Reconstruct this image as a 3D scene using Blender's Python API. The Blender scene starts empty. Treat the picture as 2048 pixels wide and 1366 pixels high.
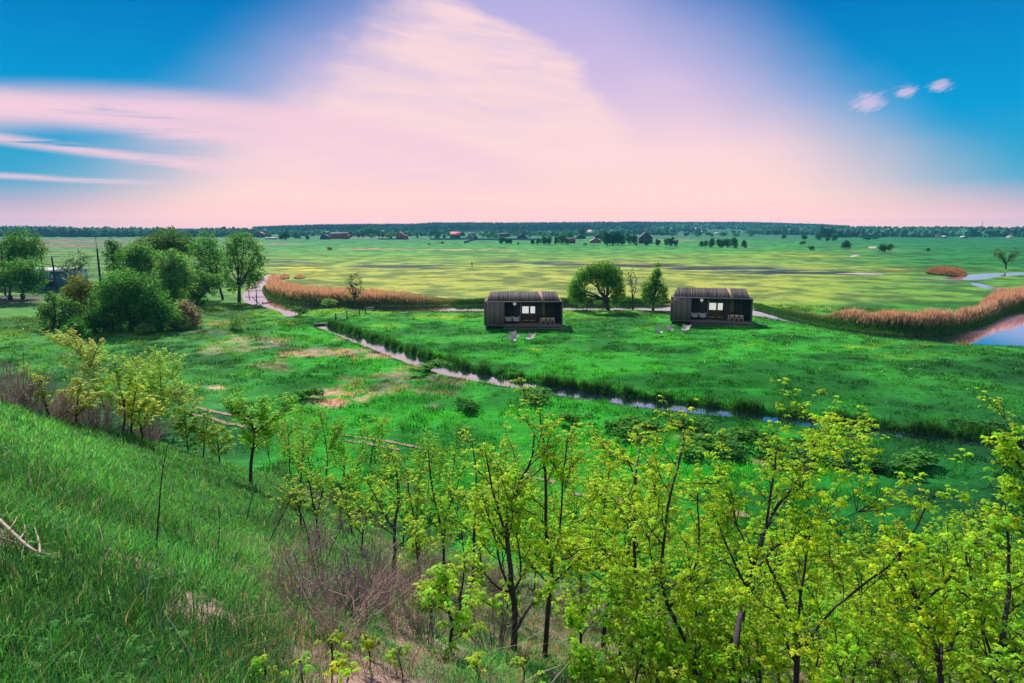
import bpy, math, random
import numpy as np
from mathutils import Vector
C = bpy.context.scene.collection
sc = bpy.context.scene
RNG = np.random.default_rng(7)
# ------------------------------------------------------------------ camera
F = 1334.0; CAMH = 14.0; HOR = 456.0
TH = math.atan((683 - HOR) / F); CT, ST = math.cos(TH), math.sin(TH)
cd = bpy.data.cameras.new('camera'); cam = bpy.data.objects.new('camera', cd); C.objects.link(cam)
cam.location = (0, 0, CAMH); cam.rotation_euler = (math.pi / 2 - TH, 0, 0)
cd.sensor_width = 36; cd.lens = 36 * F / 2048; cd.clip_end = 30000; cd.clip_start = 0.1
sc.camera = cam
# ------------------------------------------------------------------ world
def lin(c):
    return tuple(((v / 255) / 12.92 if v / 255 <= .04045 else ((v / 255 + .055) / 1.055) ** 2.4) for v in c)
class N:                                   # small expression builder over shader maths nodes
    def __init__(s, nt): s.nt = nt
    def m(s, op, *a, clamp=False):
        n = s.nt.nodes.new('ShaderNodeMath'); n.operation = op; n.use_clamp = clamp
        for i, v in enumerate(a):
            if isinstance(v, (int, float)): n.inputs[i].default_value = v
            else: s.nt.links.new(v, n.inputs[i])
        return n.outputs[0]
    def ss(s, v, lo, hi, a=0., b=1.):
        n = s.nt.nodes.new('ShaderNodeMapRange'); n.interpolation_type = 'SMOOTHSTEP'
        s.nt.links.new(v, n.inputs[0])
        for i, q in zip((1, 2, 3, 4), (lo, hi, a, b)): n.inputs[i].default_value = q
        return n.outputs[0]
    def mix(s, f, a, b):
        n = s.nt.nodes.new('ShaderNodeMix'); n.data_type = 'RGBA'
        for i, v in ((0, f), (6, a), (7, b)):
            if isinstance(v, (int, float)): n.inputs[i].default_value = v
            elif isinstance(v, tuple): n.inputs[i].default_value = (*v[:3], 1)
            else: s.nt.links.new(v, n.inputs[i])
        return n.outputs[2]
    def ramp(s, v, stops):
        n = s.nt.nodes.new('ShaderNodeValToRGB'); s.nt.links.new(v, n.inputs[0]); e = n.color_ramp.elements
        while len(e) < len(stops): e.new(.5)
        for k, (p, c) in enumerate(stops): e[k].position = p; e[k].color = (*c[:3], 1)
        return n.outputs[0]
    def noise(s, vec, scale, detail=4, rough=.55, dist=0.):
        n = s.nt.nodes.new('ShaderNodeTexNoise'); n.inputs['Scale'].default_value = scale
        n.inputs['Detail'].default_value = detail; n.inputs['Roughness'].default_value = rough; n.inputs['Distortion'].default_value = dist
        if vec is not None: s.nt.links.new(vec, n.inputs['Vector'])
        return n.outputs[0]
    def xyz(s, x, y, z):
        n = s.nt.nodes.new('ShaderNodeCombineXYZ')
        for i, v in enumerate((x, y, z)):
            if isinstance(v, (int, float)): n.inputs[i].default_value = v
            else: s.nt.links.new(v, n.inputs[i])
        return n.outputs[0]
HAZE = .00016        # density of the air per metre
w = bpy.data.worlds.new('World'); sc.world = w; w.use_nodes = True
nt = w.node_tree; bg = nt.nodes['Background']; b = N(nt)
tc = nt.nodes.new('ShaderNodeTexCoord'); sp = nt.nodes.new('ShaderNodeSeparateXYZ'); nt.links.new(tc.outputs['Generated'], sp.inputs[0])
A = b.m('MULTIPLY', b.m('ARCTAN2', sp.outputs[0], sp.outputs[1]), 57.2958)      # azimuth, degrees right of the view
E = b.m('MULTIPLY', b.m('ARCSINE', sp.outputs[2]), 57.2958)                      # elevation, degrees
Ep = b.m('MAXIMUM', E, 0.)
wv = b.xyz(b.m('MULTIPLY', A, .03), b.m('MULTIPLY', Ep, .05), 0.)
n1 = b.noise(wv, 2.2, 3, .5)
S = b.m('ADD', b.m('ADD', b.m('ABSOLUTE', b.m('SUBTRACT', A, .5)), b.m('MULTIPLY', Ep, 1.28)), b.m('MULTIPLY', b.m('SUBTRACT', n1, .5), 7.))
blue_f = b.ss(S, 24., 43.)
en = b.m('DIVIDE', Ep, 20., clamp=True)
pink = b.ramp(en, [(0., lin((250, 197, 200))), (.12, lin((253, 216, 211))), (.3, lin((250, 215, 220))), (.55, lin((212, 192, 228))), (.9, lin((178, 174, 226)))])
blue = b.ramp(en, [(0., lin((225, 175, 196))), (.07, lin((190, 172, 198))), (.17, lin((60, 165, 205))), (.42, lin((0, 156, 214))), (1., lin((0, 100, 184)))])
col = b.mix(blue_f, pink, blue)
# central plume of thin cloud, brighter, with a harder right edge
st = b.noise(b.xyz(b.m('MULTIPLY', A, .05), b.m('ADD', b.m('MULTIPLY', Ep, .35), b.m('MULTIPLY', A, .05)), 3.), 2.2, 6, .6, .6)
er = b.ramp(en, [(p_ / 20, ((a_ + 10) / 30,) * 3) for p_, a_ in ((0, 15), (6.8, 10.4), (9, 10.), (11, 7.2), (13.4, 6.2), (15.2, 2.4), (17.2, -3.), (20, -9.))])
rv = nt.nodes.new('ShaderNodeRGBToBW'); nt.links.new(er, rv.inputs[0])
fine = b.noise(wv, 14., 6, .7)
edge = b.m('ADD', b.m('MULTIPLY_ADD', rv.outputs[0], 30., -10.), b.m('MULTIPLY', b.m('SUBTRACT', fine, .5), 3.))
ledge = b.m('ADD', b.m('SUBTRACT', -21., b.m('MULTIPLY', b.m('SUBTRACT', Ep, 9.), -1.1)), b.m('MULTIPLY', b.m('SUBTRACT', fine, .5), 6.))
pl = b.m('MULTIPLY', b.m('MULTIPLY', b.m('MULTIPLY', b.ss(b.m('SUBTRACT', edge, A), -.3, 2.6), b.ss(Ep, 3., 7.)), b.ss(b.m('SUBTRACT', A, ledge), -1., 8.)), b.ss(st, .28, .62, .45, .9))
col = b.mix(pl, col, lin((252, 219, 221)))
# long cirrus streaks to the left
st2 = b.noise(b.xyz(b.m('MULTIPLY', A, .035), b.m('ADD', b.m('MULTIPLY', Ep, .5), b.m('MULTIPLY', A, -.012)), 9.), 2.6, 7, .62, 1.0)
def band(ec, slope, curve, half, a0, a1, lo, hi, strength):
    c_ = b.m('ADD', b.m('ADD', b.m('MULTIPLY', b.m('ADD', A, 24.), slope), ec), b.m('MULTIPLY', b.m('POWER', b.m('ABSOLUTE', b.m('ADD', A, 24.)), 2.), curve))
    d = b.m('ABSOLUTE', b.m('SUBTRACT', E, c_))
    g = b.m('MULTIPLY', b.ss(d, half, 0.), b.m('MULTIPLY', b.ss(A, a0, a0 + 5.), b.ss(A, a1, a1 - 12.)))
    return b.m('MULTIPLY', b.m('MULTIPLY', g, b.ss(st2, lo, hi)), strength)
for args in ((8.5, -.02, -.006, 2.1, -41., 6., .12, .42, .95), (7.0, -.12, -.002, 1.3, -43., -2., .3, .5, .8), (4.6, -.1, 0., .6, -44., -15., .3, .5, .8), (3.2, -.02, 0., .35, -46., -22., .3, .5, .7),
             (6.6, -.12, 0., 4., -30., 6., .35, .6, .6)):
    col = b.mix(band(*args), col, lin((244, 206, 222)))
# three small puffs on the right
st3 = b.noise(b.xyz(b.m('MULTIPLY', A, .7), b.m('MULTIPLY', b.m('ADD', Ep, b.m('MULTIPLY', A, -.35)), 1.8), 5.), 1.6, 7, .7)
for (a_, e_, ra, re) in ((27.0, 9.0, 1.4, .8), (29.4, 9.5, .85, .5), (31.4, 9.7, .85, .45), (18.5, 7.2, 3., .4), (12., 11.2, 4., 1.)):
    q = b.m('SQRT', b.m('ADD', b.m('POWER', b.m('ABSOLUTE', b.m('DIVIDE', b.m('SUBTRACT', A, a_), ra)), 2.), b.m('POWER', b.m('ABSOLUTE', b.m('DIVIDE', b.m('SUBTRACT', E, e_), re)), 2.)))
    g = b.m('MULTIPLY', b.ss(b.m('ADD', q, b.m('MULTIPLY', b.m('SUBTRACT', st3, .5), 2.2)), 1.1, .2), (.6 if a_ > 20 else .25))
    col = b.mix(g, col, lin((235, 205, 232)))
# unseen sky behind the viewer, toned pale and less blue to fill shaded fronts
col = b.mix(b.ss(b.m('ABSOLUTE', A), 60., 100.), col, (.42, .46, .56))
tau = b.m('MULTIPLY', b.m('MINIMUM', b.m('DIVIDE', 61., b.m('TANGENT', b.m('MULTIPLY', b.m('MAXIMUM', E, .02), .0174533))), 4600.), HAZE)
tr_ = b.m('EXPONENT', tau); vb = nt.nodes.new('ShaderNodeVectorMath'); vb.operation = 'MULTIPLY'
nt.links.new(col, vb.inputs[0]); nt.links.new(b.xyz(b.m('MULTIPLY_ADD', b.m('SUBTRACT', tr_, 1.), 1.0, 1.), b.m('MULTIPLY_ADD', b.m('SUBTRACT', tr_, 1.), .55, 1.), b.m('MULTIPLY_ADD', b.m('SUBTRACT', tr_, 1.), .25, 1.)), vb.inputs[1]); col = vb.outputs[0]
nt.links.new(col, bg.inputs[0]); bg.inputs[1].default_value = .707
# ------------------------------------------------------------------ sun
SA, SE = math.radians(-20), math.radians(43)
sv = Vector((math.sin(SA) * math.cos(SE), math.cos(SA) * math.cos(SE), math.sin(SE)))
sl = bpy.data.lights.new('sun', 'SUN'); sl.energy = 5.0; sl.angle = math.radians(.6); sl.color = (1, .93, .82)
so = bpy.data.objects.new('sun', sl); C.objects.link(so); so.rotation_euler = sv.to_track_quat('Z', 'Y').to_euler()
sc.view_settings.view_transform = 'Standard'; sc.view_settings.look = 'None'; sc.view_settings.exposure = 0.5
sc.cycles.max_bounces = 6; sc.cycles.transparent_max_bounces = 8; sc.cycles.volume_bounces = 0
sc.cycles.diffuse_bounces = 3; sc.cycles.transmission_bounces = 4

# ------------------------------------------------------------------ projection helpers
def ray(px, py):
    dx = (px - 1024) / F; dv = (py - 683) / F
    return dx, CT - dv * ST, -(ST + dv * CT)
def G(px, py, z=0.):                       # where a line of sight meets the height z
    d = ray(px, py); t = (CAMH - z) / -d[2]
    return np.array([d[0] * t, d[1] * t, z])
def PX(x, y, z=0.):                        # world -> photo coordinates (layout of fields)
    fw = y * CT + (CAMH - z) * ST; dn = -y * ST + (CAMH - z) * CT
    fw = np.maximum(fw, .05)
    return 1024 + F * x / fw, 683 + F * dn / fw
def at(px, py, Y):                         # point on a line of sight at ground distance Y
    d = ray(px, py); t = Y / d[1]
    return np.array([d[0] * t, Y, CAMH + d[2] * t])
def mpp(Y, z=0.): return (Y * CT + (CAMH - z) * ST) / F
def vn(x, y):
    ix, iy = np.floor(x), np.floor(y); fx, fy = x - ix, y - iy
    fx = fx * fx * (3 - 2 * fx); fy = fy * fy * (3 - 2 * fy)
    h = lambda a, c: np.modf(np.abs(np.sin(a * 127.1 + c * 311.7) * 43758.5453))[0]
    return (h(ix, iy) * (1 - fx) + h(ix + 1, iy) * fx) * (1 - fy) + (h(ix, iy + 1) * (1 - fx) + h(ix + 1, iy + 1) * fx) * fy
def fbm(x, y, o=4):
    s = 0; a = .5
    for k in range(o): s = s + a * vn(x * 2 ** k + 17 * k, y * 2 ** k + 5 * k); a *= .5
    return s / (1 - .5 ** o)
def sst(v, lo, hi):
    t = np.clip((v - lo) / (hi - lo), 0, 1); return t * t * (3 - 2 * t)
def inside(P, x, y):
    r = np.zeros(x.shape, bool); n = len(P)
    for i in range(n):
        (x1, y1), (x2, y2) = P[i], P[(i + 1) % n]
        c = ((y1 > y) != (y2 > y)) & (x < (x2 - x1) * (y - y1) / ((y2 - y1) if y2 != y1 else 1e-9) + x1)
        r ^= c
    return r
def segdist(P, x, y, closed=True):
    d = np.full(x.shape, 1e9); n = len(P)
    for i in range(n if closed else n - 1):
        (x1, y1), (x2, y2) = P[i], P[(i + 1) % n]
        vx, vy = x2 - x1, y2 - y1; L = vx * vx + vy * vy + 1e-9
        t = np.clip(((x - x1) * vx + (y - y1) * vy) / L, 0, 1)
        d = np.minimum(d, np.hypot(x - x1 - t * vx, y - y1 - t * vy))
    return d
def smooth_poly(P, k=2, closed=True):      # Chaikin corner cutting
    P = np.array(P, float)
    for _ in range(k):
        Q = []
        n = len(P)
        for i in range(n if closed else n - 1):
            a, c = P[i], P[(i + 1) % n]; Q += [a * .75 + c * .25, a * .25 + c * .75]
        if not closed: Q = [P[0]] + Q + [P[-1]]
        P = np.array(Q)
    return P
def wp(pts, k=2, closed=True, z=0.): return smooth_poly([G(*p, z)[:2] for p in pts], k, closed)

TOPBANK = [(532, 591), (575, 602), (640, 608), (720, 611), (840, 611), (968, 607), (1140, 606), (1340, 607), (1500, 613), (1560, 628), (1640, 645), (1720, 661), (1800, 668), (1880, 668), (1950, 655), (1985, 641), (2010, 628), (2048, 620), (2200, 606)]
LOWBANK = [(2200, 700), (2048, 693), (1920, 688), (1850, 683), (1740, 673), (1640, 656), (1560, 640), (1500, 629), (1340, 622), (1260, 620), (1140, 620), (965, 622), (840, 623), (760, 623), (700, 617), (640, 617), (605, 624), (590, 634), (568, 632), (560, 622), (530, 613), (492, 606), (481, 592), (495, 576), (512, 561), (530, 549), (556, 547), (562, 552), (545, 560), (534, 572)]
WATER = {'river': wp(TOPBANK + LOWBANK, 2),
         'far_river': wp([(1880, 556), (1920, 549), (1970, 546), (2048, 543), (2200, 538), (2200, 549), (2048, 549), (2000, 553), (1960, 559), (1925, 561)], 1),
         'side_pool': wp([(1936, 565), (1958, 565), (1985, 572), (2012, 577), (1975, 579), (1950, 573)], 1),
         'field_pond': wp([(1650, 545), (1720, 544.3), (1785, 546), (1775, 548.5), (1700, 548)], 1),
         'distant_pool': wp([(1694, 513.6), (1704, 509.5), (1724, 508), (1716, 511), (1704, 514)], 1),
         'distant_water': wp([(1736, 493), (1752, 492.5), (1752, 496), (1737, 496)], 0)}
DITCH = wp([(640, 650), (680, 664), (740, 686), (800, 708), (860, 728), (920, 745), (1000, 761), (1100, 778), (1200, 793), (1300, 806), (1400, 818), (1500, 830), (1600, 842), (1700, 854), (1800, 866), (1900, 878), (1990, 889), (2150, 906)], 2, False)
def dhalf(x, y):
    px, _ = PX(x, y); return np.interp(px, [640, 750, 900, 1300, 1600, 2100], [.85, 1.2, 1.5, 1.35, .85, .5])

def hill(x, y):
    h1 = 12.3 - .5 * y - (.32 * x - .12 * np.sqrt(x * x + 4) + .24)
    h1 = np.minimum(h1, 12.9 + .02 * y)
    a = np.arctan2(x, y); r = np.hypot(x, y)
    R = np.interp(a, [-1.5, -.668, -.54, -.45, -.34, -.15, .15], [17, 21, 25, 30, 38, 48, 70])
    h1 = h1 - .62 * np.maximum(0, r - R) - .02 * np.maximum(0, r - R) ** 2 * (r - R < 20)
    return h1
FHX = [-400, 0, 300, 500, 560, 640, 830, 870, 1000, 1200, 1500, 1640, 1750, 1900, 2400]
FHZ = [10, 7, 2, 2, 8, 13, 16, 22, 22, 24, 23, 14, 3, 2, 2]
def Z(x, y, carve=True):
    x = np.asarray(x, float); y = np.asarray(y, float)
    r = np.hypot(x, y)
    h = hill(x, y)
    z = .5 * (h + np.sqrt(h * h + 1.4)) * sst(h, -45, -3)
    amp = sst(r, 3, 12) * (1 - sst(r, 140, 400))
    dm = (r > 30) & (r < 170)
    if dm.any():
        xs, ys = x[dm], y[dm]; dw = np.minimum(segdist(DITCH[::2], xs, ys, False) - 1.2, segdist(WATER['river'][::2], xs, ys)); amp = np.array(amp); amp[dm] = amp[dm] * (.15 + .85 * sst(dw, .5, 7))
    z = z + amp * ((fbm(x / 7, y / 7, 4) - .5) * .5 + (fbm(x / 1.6 + 40, y / 1.3, 2) - .5) * .26)
    px, py = PX(x, y); px = np.where(y > 1, px, 1024)
    z = z + np.interp(px, FHX, FHZ) * sst(r, 1200, 2900) * (y > 0) + 3 * (fbm(x / 400, y / 400, 2) - .5) * sst(r, 900, 2000)
    if carve:
        for nm, P in WATER.items():
            lo, hi = P.min(0) - 6, P.max(0) + 6
            m = (x > lo[0]) & (x < hi[0]) & (y > lo[1]) & (y < hi[1])
            if m.any():
                xs, ys = x[m], y[m]; d = segdist(P, xs, ys); s = np.where(inside(P, xs, ys), -d, d)
                w_ = 1.1 if nm == 'river' else 2.5
                f = 1 - sst(s, -w_, .3)
                z[m] = z[m] * (1 - f) + -.95 * f
        m = (r > 25) & (r < 140)
        if m.any():
            xs, ys = x[m], y[m]; d = segdist(DITCH, xs, ys, False); hw = dhalf(xs, ys)
            f = 1 - sst(d, hw * .9, hw + .45)
            # low spoil bank beside the ditch
            z[m] = z[m] * (1 - f) - 1.0 * f + .10 * np.exp(-((d - hw - 1.4) / .8) ** 2)
    return z
def ground_hit(px, py):                    # first point of the ground along a line of sight
    d = np.array(ray(px, py)); t = np.concatenate([np.linspace(1, 60, 1200), np.geomspace(60, 3000, 1500)])
    P = d[None] * t[:, None]; zz = P[:, 2] + CAMH; g = Z(P[:, 0], P[:, 1], False)
    k = int(np.argmax(zz < g)); return np.array([P[k, 0], P[k, 1], g[k]])

# ------------------------------------------------------------------ mesh helpers
def mk(name, V, Fs, m=None, parent=None, loc=None, col=None, smooth=False):
    V = np.asarray(V, np.float32)
    if isinstance(Fs, np.ndarray): Fs = [Fs]
    Fs = [np.asarray(f, np.int32) for f in Fs if len(f)]
    me = bpy.data.meshes.new(name)
    nl = sum(f.size for f in Fs); nf = sum(len(f) for f in Fs)
    me.vertices.add(len(V)); me.vertices.foreach_set('co', V.ravel())
    me.loops.add(nl); me.loops.foreach_set('vertex_index', np.concatenate([f.ravel() for f in Fs]))
    tot = np.concatenate([np.full(len(f), f.shape[1], np.int32) for f in Fs])
    me.polygons.add(nf); me.polygons.foreach_set('loop_start', np.concatenate([[0], np.cumsum(tot)[:-1]]).astype(np.int32))
    me.polygons.foreach_set('loop_total', tot)
    if smooth: me.polygons.foreach_set('use_smooth', np.ones(nf, bool))
    if col is not None:
        ca = me.color_attributes.new('col', 'FLOAT_COLOR', 'POINT')
        c4 = np.ones((len(V), 4), np.float32); c4[:, :3] = col; ca.data.foreach_set('color', c4.ravel())
    me.update(calc_edges=True)
    if m: me.materials.append(m)
    o = bpy.data.objects.new(name, me); C.objects.link(o)
    if parent: o.parent = parent
    if loc is not None: o.location = [float(v) for v in loc]
    return o
def tag(o, label=None, cat=None, group=None, kind=None):
    if label: o['label'] = label
    if cat: o['category'] = cat
    if group: o['group'] = group
    if kind: o['kind'] = kind
    return o
def empty(name, loc, label, cat, group=None, rz=0., s=1.):
    o = bpy.data.objects.new(name, None); C.objects.link(o); o.location = [float(v) for v in loc]
    o.rotation_euler = (0, 0, rz); o.scale = (s, s, s); o.empty_display_size = .2
    return tag(o, label, cat, group)
def copy_tree(o, parent=None):
    c = o.copy(); C.objects.link(c)
    if parent: c.parent = parent
    for ch in [q for q in KIDS.get(o.name, [])]: copy_tree_child(ch, c)
    return c
KIDS = {}
def index_kids():
    KIDS.clear()
    for o in C.objects:
        if o.parent: KIDS.setdefault(o.parent.name, []).append(o)
def copy_tree_child(o, parent):
    c = o.copy(); C.objects.link(c); c.parent = parent
    for ch in KIDS.get(o.name, []): copy_tree_child(ch, c)
class Acc:
    def __init__(s): s.V = []; s.F = {}; s.n = 0; s.c = []
    def add(s, V, Fc, col=None):
        V = np.asarray(V, float)
        for f in (Fc if isinstance(Fc, list) else [Fc]):
            f = np.asarray(f); s.F.setdefault(f.shape[1], []).append(f + s.n)
        s.V.append(V); s.n += len(V)
        if col is not None: s.c.append(np.broadcast_to(np.asarray(col, float), (len(V), 3)))
        return s
    def box(s, x0, x1, y0, y1, z0, z1):
        V = [(x, y, z) for z in (z0, z1) for y in (y0, y1) for x in (x0, x1)]
        return s.add(V, np.array([(0, 2, 3, 1), (4, 5, 7, 6), (0, 1, 5, 4), (2, 6, 7, 3), (0, 4, 6, 2), (1, 3, 7, 5)]))
    def tube(s, pts, rad, n=5):
        V, Fq = tube(pts, rad, n); return s.add(V, Fq)
    def poly(s, P): return s.add(P, np.array([list(range(len(P)))]))
    def build(s, name, m, parent=None, loc=None, smooth=False):
        return mk(name, np.concatenate(s.V), [np.concatenate(f) for f in s.F.values()], m, parent, loc, np.concatenate(s.c) if s.c else None, smooth)
def tube(pts, rad, n=5):
    P = np.asarray(pts, float); k = len(P); rad = np.broadcast_to(np.asarray(rad, float), (k,))
    T = np.gradient(P, axis=0); T /= np.linalg.norm(T, axis=1)[:, None] + 1e-9
    up = np.array([0, 0, 1.]) if abs(T[:, 2]).mean() < .9 else np.array([1., 0, 0])
    X = np.cross(T, up); X /= np.linalg.norm(X, axis=1)[:, None] + 1e-9; Y = np.cross(T, X)
    a = np.arange(n) * 2 * math.pi / n
    V = P[:, None] + rad[:, None, None] * (X[:, None] * np.cos(a)[None, :, None] + Y[:, None] * np.sin(a)[None, :, None])
    V = V.reshape(-1, 3)
    i = np.arange(k - 1)[:, None] * n; j = np.arange(n)[None]; j2 = (j + 1) % n
    Fq = np.stack([i + j, i + j2, i + n + j2, i + n + j], -1).reshape(-1, 4)
    return V, Fq

# ------------------------------------------------------------------ materials
def mat(name, col=(.5, .5, .5), rough=.8, attr=False, var=.0, vscale=5., bump=0., bscale=30., spec=.3, metal=0., emit=None, trans=0.):
    m = bpy.data.materials.new(name); m.use_nodes = True; nt = m.node_tree; p = nt.nodes['Principled BSDF']; b = N(nt)
    p.inputs['Roughness'].default_value = rough; p.inputs['Specular IOR Level'].default_value = spec; p.inputs['Metallic'].default_value = metal
    if attr:
        a = nt.nodes.new('ShaderNodeAttribute'); a.attribute_name = 'col'; c = a.outputs['Color']
    else:
        r = nt.nodes.new('ShaderNodeRGB'); r.outputs[0].default_value = (*col, 1); c = r.outputs[0]
    tc = nt.nodes.new('ShaderNodeTexCoord')
    if var:
        n = b.noise(tc.outputs['Object'], vscale, 5, .6)
        f = b.m('MULTIPLY_ADD', n, 2 * var, 1 - var)
        vm = nt.nodes.new('ShaderNodeVectorMath'); vm.operation = 'SCALE'; nt.links.new(c, vm.inputs[0]); nt.links.new(f, vm.inputs['Scale']); c = vm.outputs[0]
    nt.links.new(c, p.inputs['Base Color'])
    if emit:
        p.inputs['Emission Color'].default_value = (*emit, 1); p.inputs['Emission Strength'].default_value = 1
    if bump:
        bn = nt.nodes.new('ShaderNodeBump'); bn.inputs['Strength'].default_value = bump
        nt.links.new(b.noise(tc.outputs['Object'], bscale, 4), bn.inputs['Height']); nt.links.new(bn.outputs[0], p.inputs['Normal'])
    if trans:
        t = nt.nodes.new('ShaderNodeBsdfTranslucent'); mx = nt.nodes.new('ShaderNodeMixShader'); mx.inputs[0].default_value = trans
        vm = nt.nodes.new('ShaderNodeVectorMath'); vm.operation = 'MULTIPLY'; nt.links.new(c, vm.inputs[0]); vm.inputs[1].default_value = (1.35, 1.25, .6)
        nt.links.new(vm.outputs[0], t.inputs[0])
        nt.links.new(p.outputs[0], mx.inputs[1]); nt.links.new(t.outputs[0], mx.inputs[2]); nt.links.new(mx.outputs[0], nt.nodes['Material Output'].inputs[0])
    return m
M_leaf = mat('leaf', attr=True, rough=.55, trans=.6, spec=.12)
M_blade = mat('grass_blade', attr=True, rough=.4, trans=.5, spec=.45)
M_reed = mat('reed', attr=True, rough=.8, trans=.35, spec=.1)
M_bark = mat('bark', (.045, .035, .05), .9, var=.5, vscale=12, bump=.4)
M_twig = mat('dry_twig', (.16, .11, .11), .9, var=.3)
M_pale = mat('dead_wood', (.42, .32, .27), .9, var=.3, vscale=20)
def ground_mat():
    m = bpy.data.materials.new('meadow'); m.use_nodes = True; nt = m.node_tree; p = nt.nodes['Principled BSDF']; b = N(nt)
    p.inputs['Roughness'].default_value = .95; p.inputs['Specular IOR Level'].default_value = .1
    a = nt.nodes.new('ShaderNodeAttribute'); a.attribute_name = 'col'
    g = nt.nodes.new('ShaderNodeNewGeometry'); pos = g.outputs['Position']
    n1 = b.noise(pos, 2.2, 6, .65); n2 = b.noise(pos, .25, 5, .6); n3 = b.noise(pos, .03, 4, .6)
    mp = nt.nodes.new('ShaderNodeMapping'); mp.inputs['Scale'].default_value = (.05, .26, 0); mp.inputs['Rotation'].default_value = (0, 0, .05); nt.links.new(pos, mp.inputs[0])
    n4 = b.noise(mp.outputs[0], 1., 9, .78, .5)
    f = b.m('MULTIPLY', b.m('MULTIPLY', b.m('MULTIPLY_ADD', n1, 1.5, .3), b.m('MULTIPLY_ADD', n2, 1.1, .45)), b.m('MULTIPLY', b.m('MULTIPLY_ADD', n3, .5, .75), b.m('MULTIPLY_ADD', n4, .85, .62)))
    vm = nt.nodes.new('ShaderNodeVectorMath'); vm.operation = 'SCALE'; nt.links.new(a.outputs['Color'], vm.inputs[0]); nt.links.new(f, vm.inputs['Scale'])
    nt.links.new(vm.outputs[0], p.inputs['Base Color'])
    bn = nt.nodes.new('ShaderNodeBump'); bn.inputs['Strength'].default_value = .8; bn.inputs['Distance'].default_value = .25
    nt.links.new(b.m('ADD', n1, b.m('MULTIPLY', n2, 2.)), bn.inputs['Height']); nt.links.new(bn.outputs[0], p.inputs['Normal'])
    return m
M_ground = ground_mat()
def water_mat():
    m = bpy.data.materials.new('water'); m.use_nodes = True; nt = m.node_tree; p = nt.nodes['Principled BSDF']; b = N(nt)
    p.inputs['Base Color'].default_value = (.01, .015, .035, 1); p.inputs['Roughness'].default_value = .01; p.inputs['IOR'].default_value = 2.4
    p.inputs['Specular IOR Level'].default_value = .5
    g = nt.nodes.new('ShaderNodeNewGeometry')
    sx = nt.nodes.new('ShaderNodeSeparateXYZ'); nt.links.new(g.outputs['Position'], sx.inputs[0])     # lilac sky reflection painted into the base colour of the eastern water
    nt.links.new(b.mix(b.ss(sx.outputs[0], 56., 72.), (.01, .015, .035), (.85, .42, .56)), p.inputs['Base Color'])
    mp = nt.nodes.new('ShaderNodeMapping'); mp.inputs['Scale'].default_value = (1, .6, 1); nt.links.new(g.outputs['Position'], mp.inputs[0])
    bn = nt.nodes.new('ShaderNodeBump'); bn.inputs['Strength'].default_value = .012; bn.inputs['Distance'].default_value = .02
    nt.links.new(b.noise(mp.outputs[0], 2.5, 4, .6), bn.inputs['Height']); nt.links.new(bn.outputs[0], p.inputs['Normal'])
    gl = nt.nodes.new('ShaderNodeBsdfGlossy'); gl.inputs['Roughness'].default_value = .01; gl.inputs['Color'].default_value = (.93, .92, 1, 1); nt.links.new(bn.outputs[0], gl.inputs['Normal'])
    mx = nt.nodes.new('ShaderNodeMixShader'); mx.inputs[0].default_value = .55; nt.links.new(p.outputs[0], mx.inputs[1]); nt.links.new(gl.outputs[0], mx.inputs[2]); nt.links.new(mx.outputs[0], nt.nodes['Material Output'].inputs[0])
    return m
M_water = water_mat()

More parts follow.
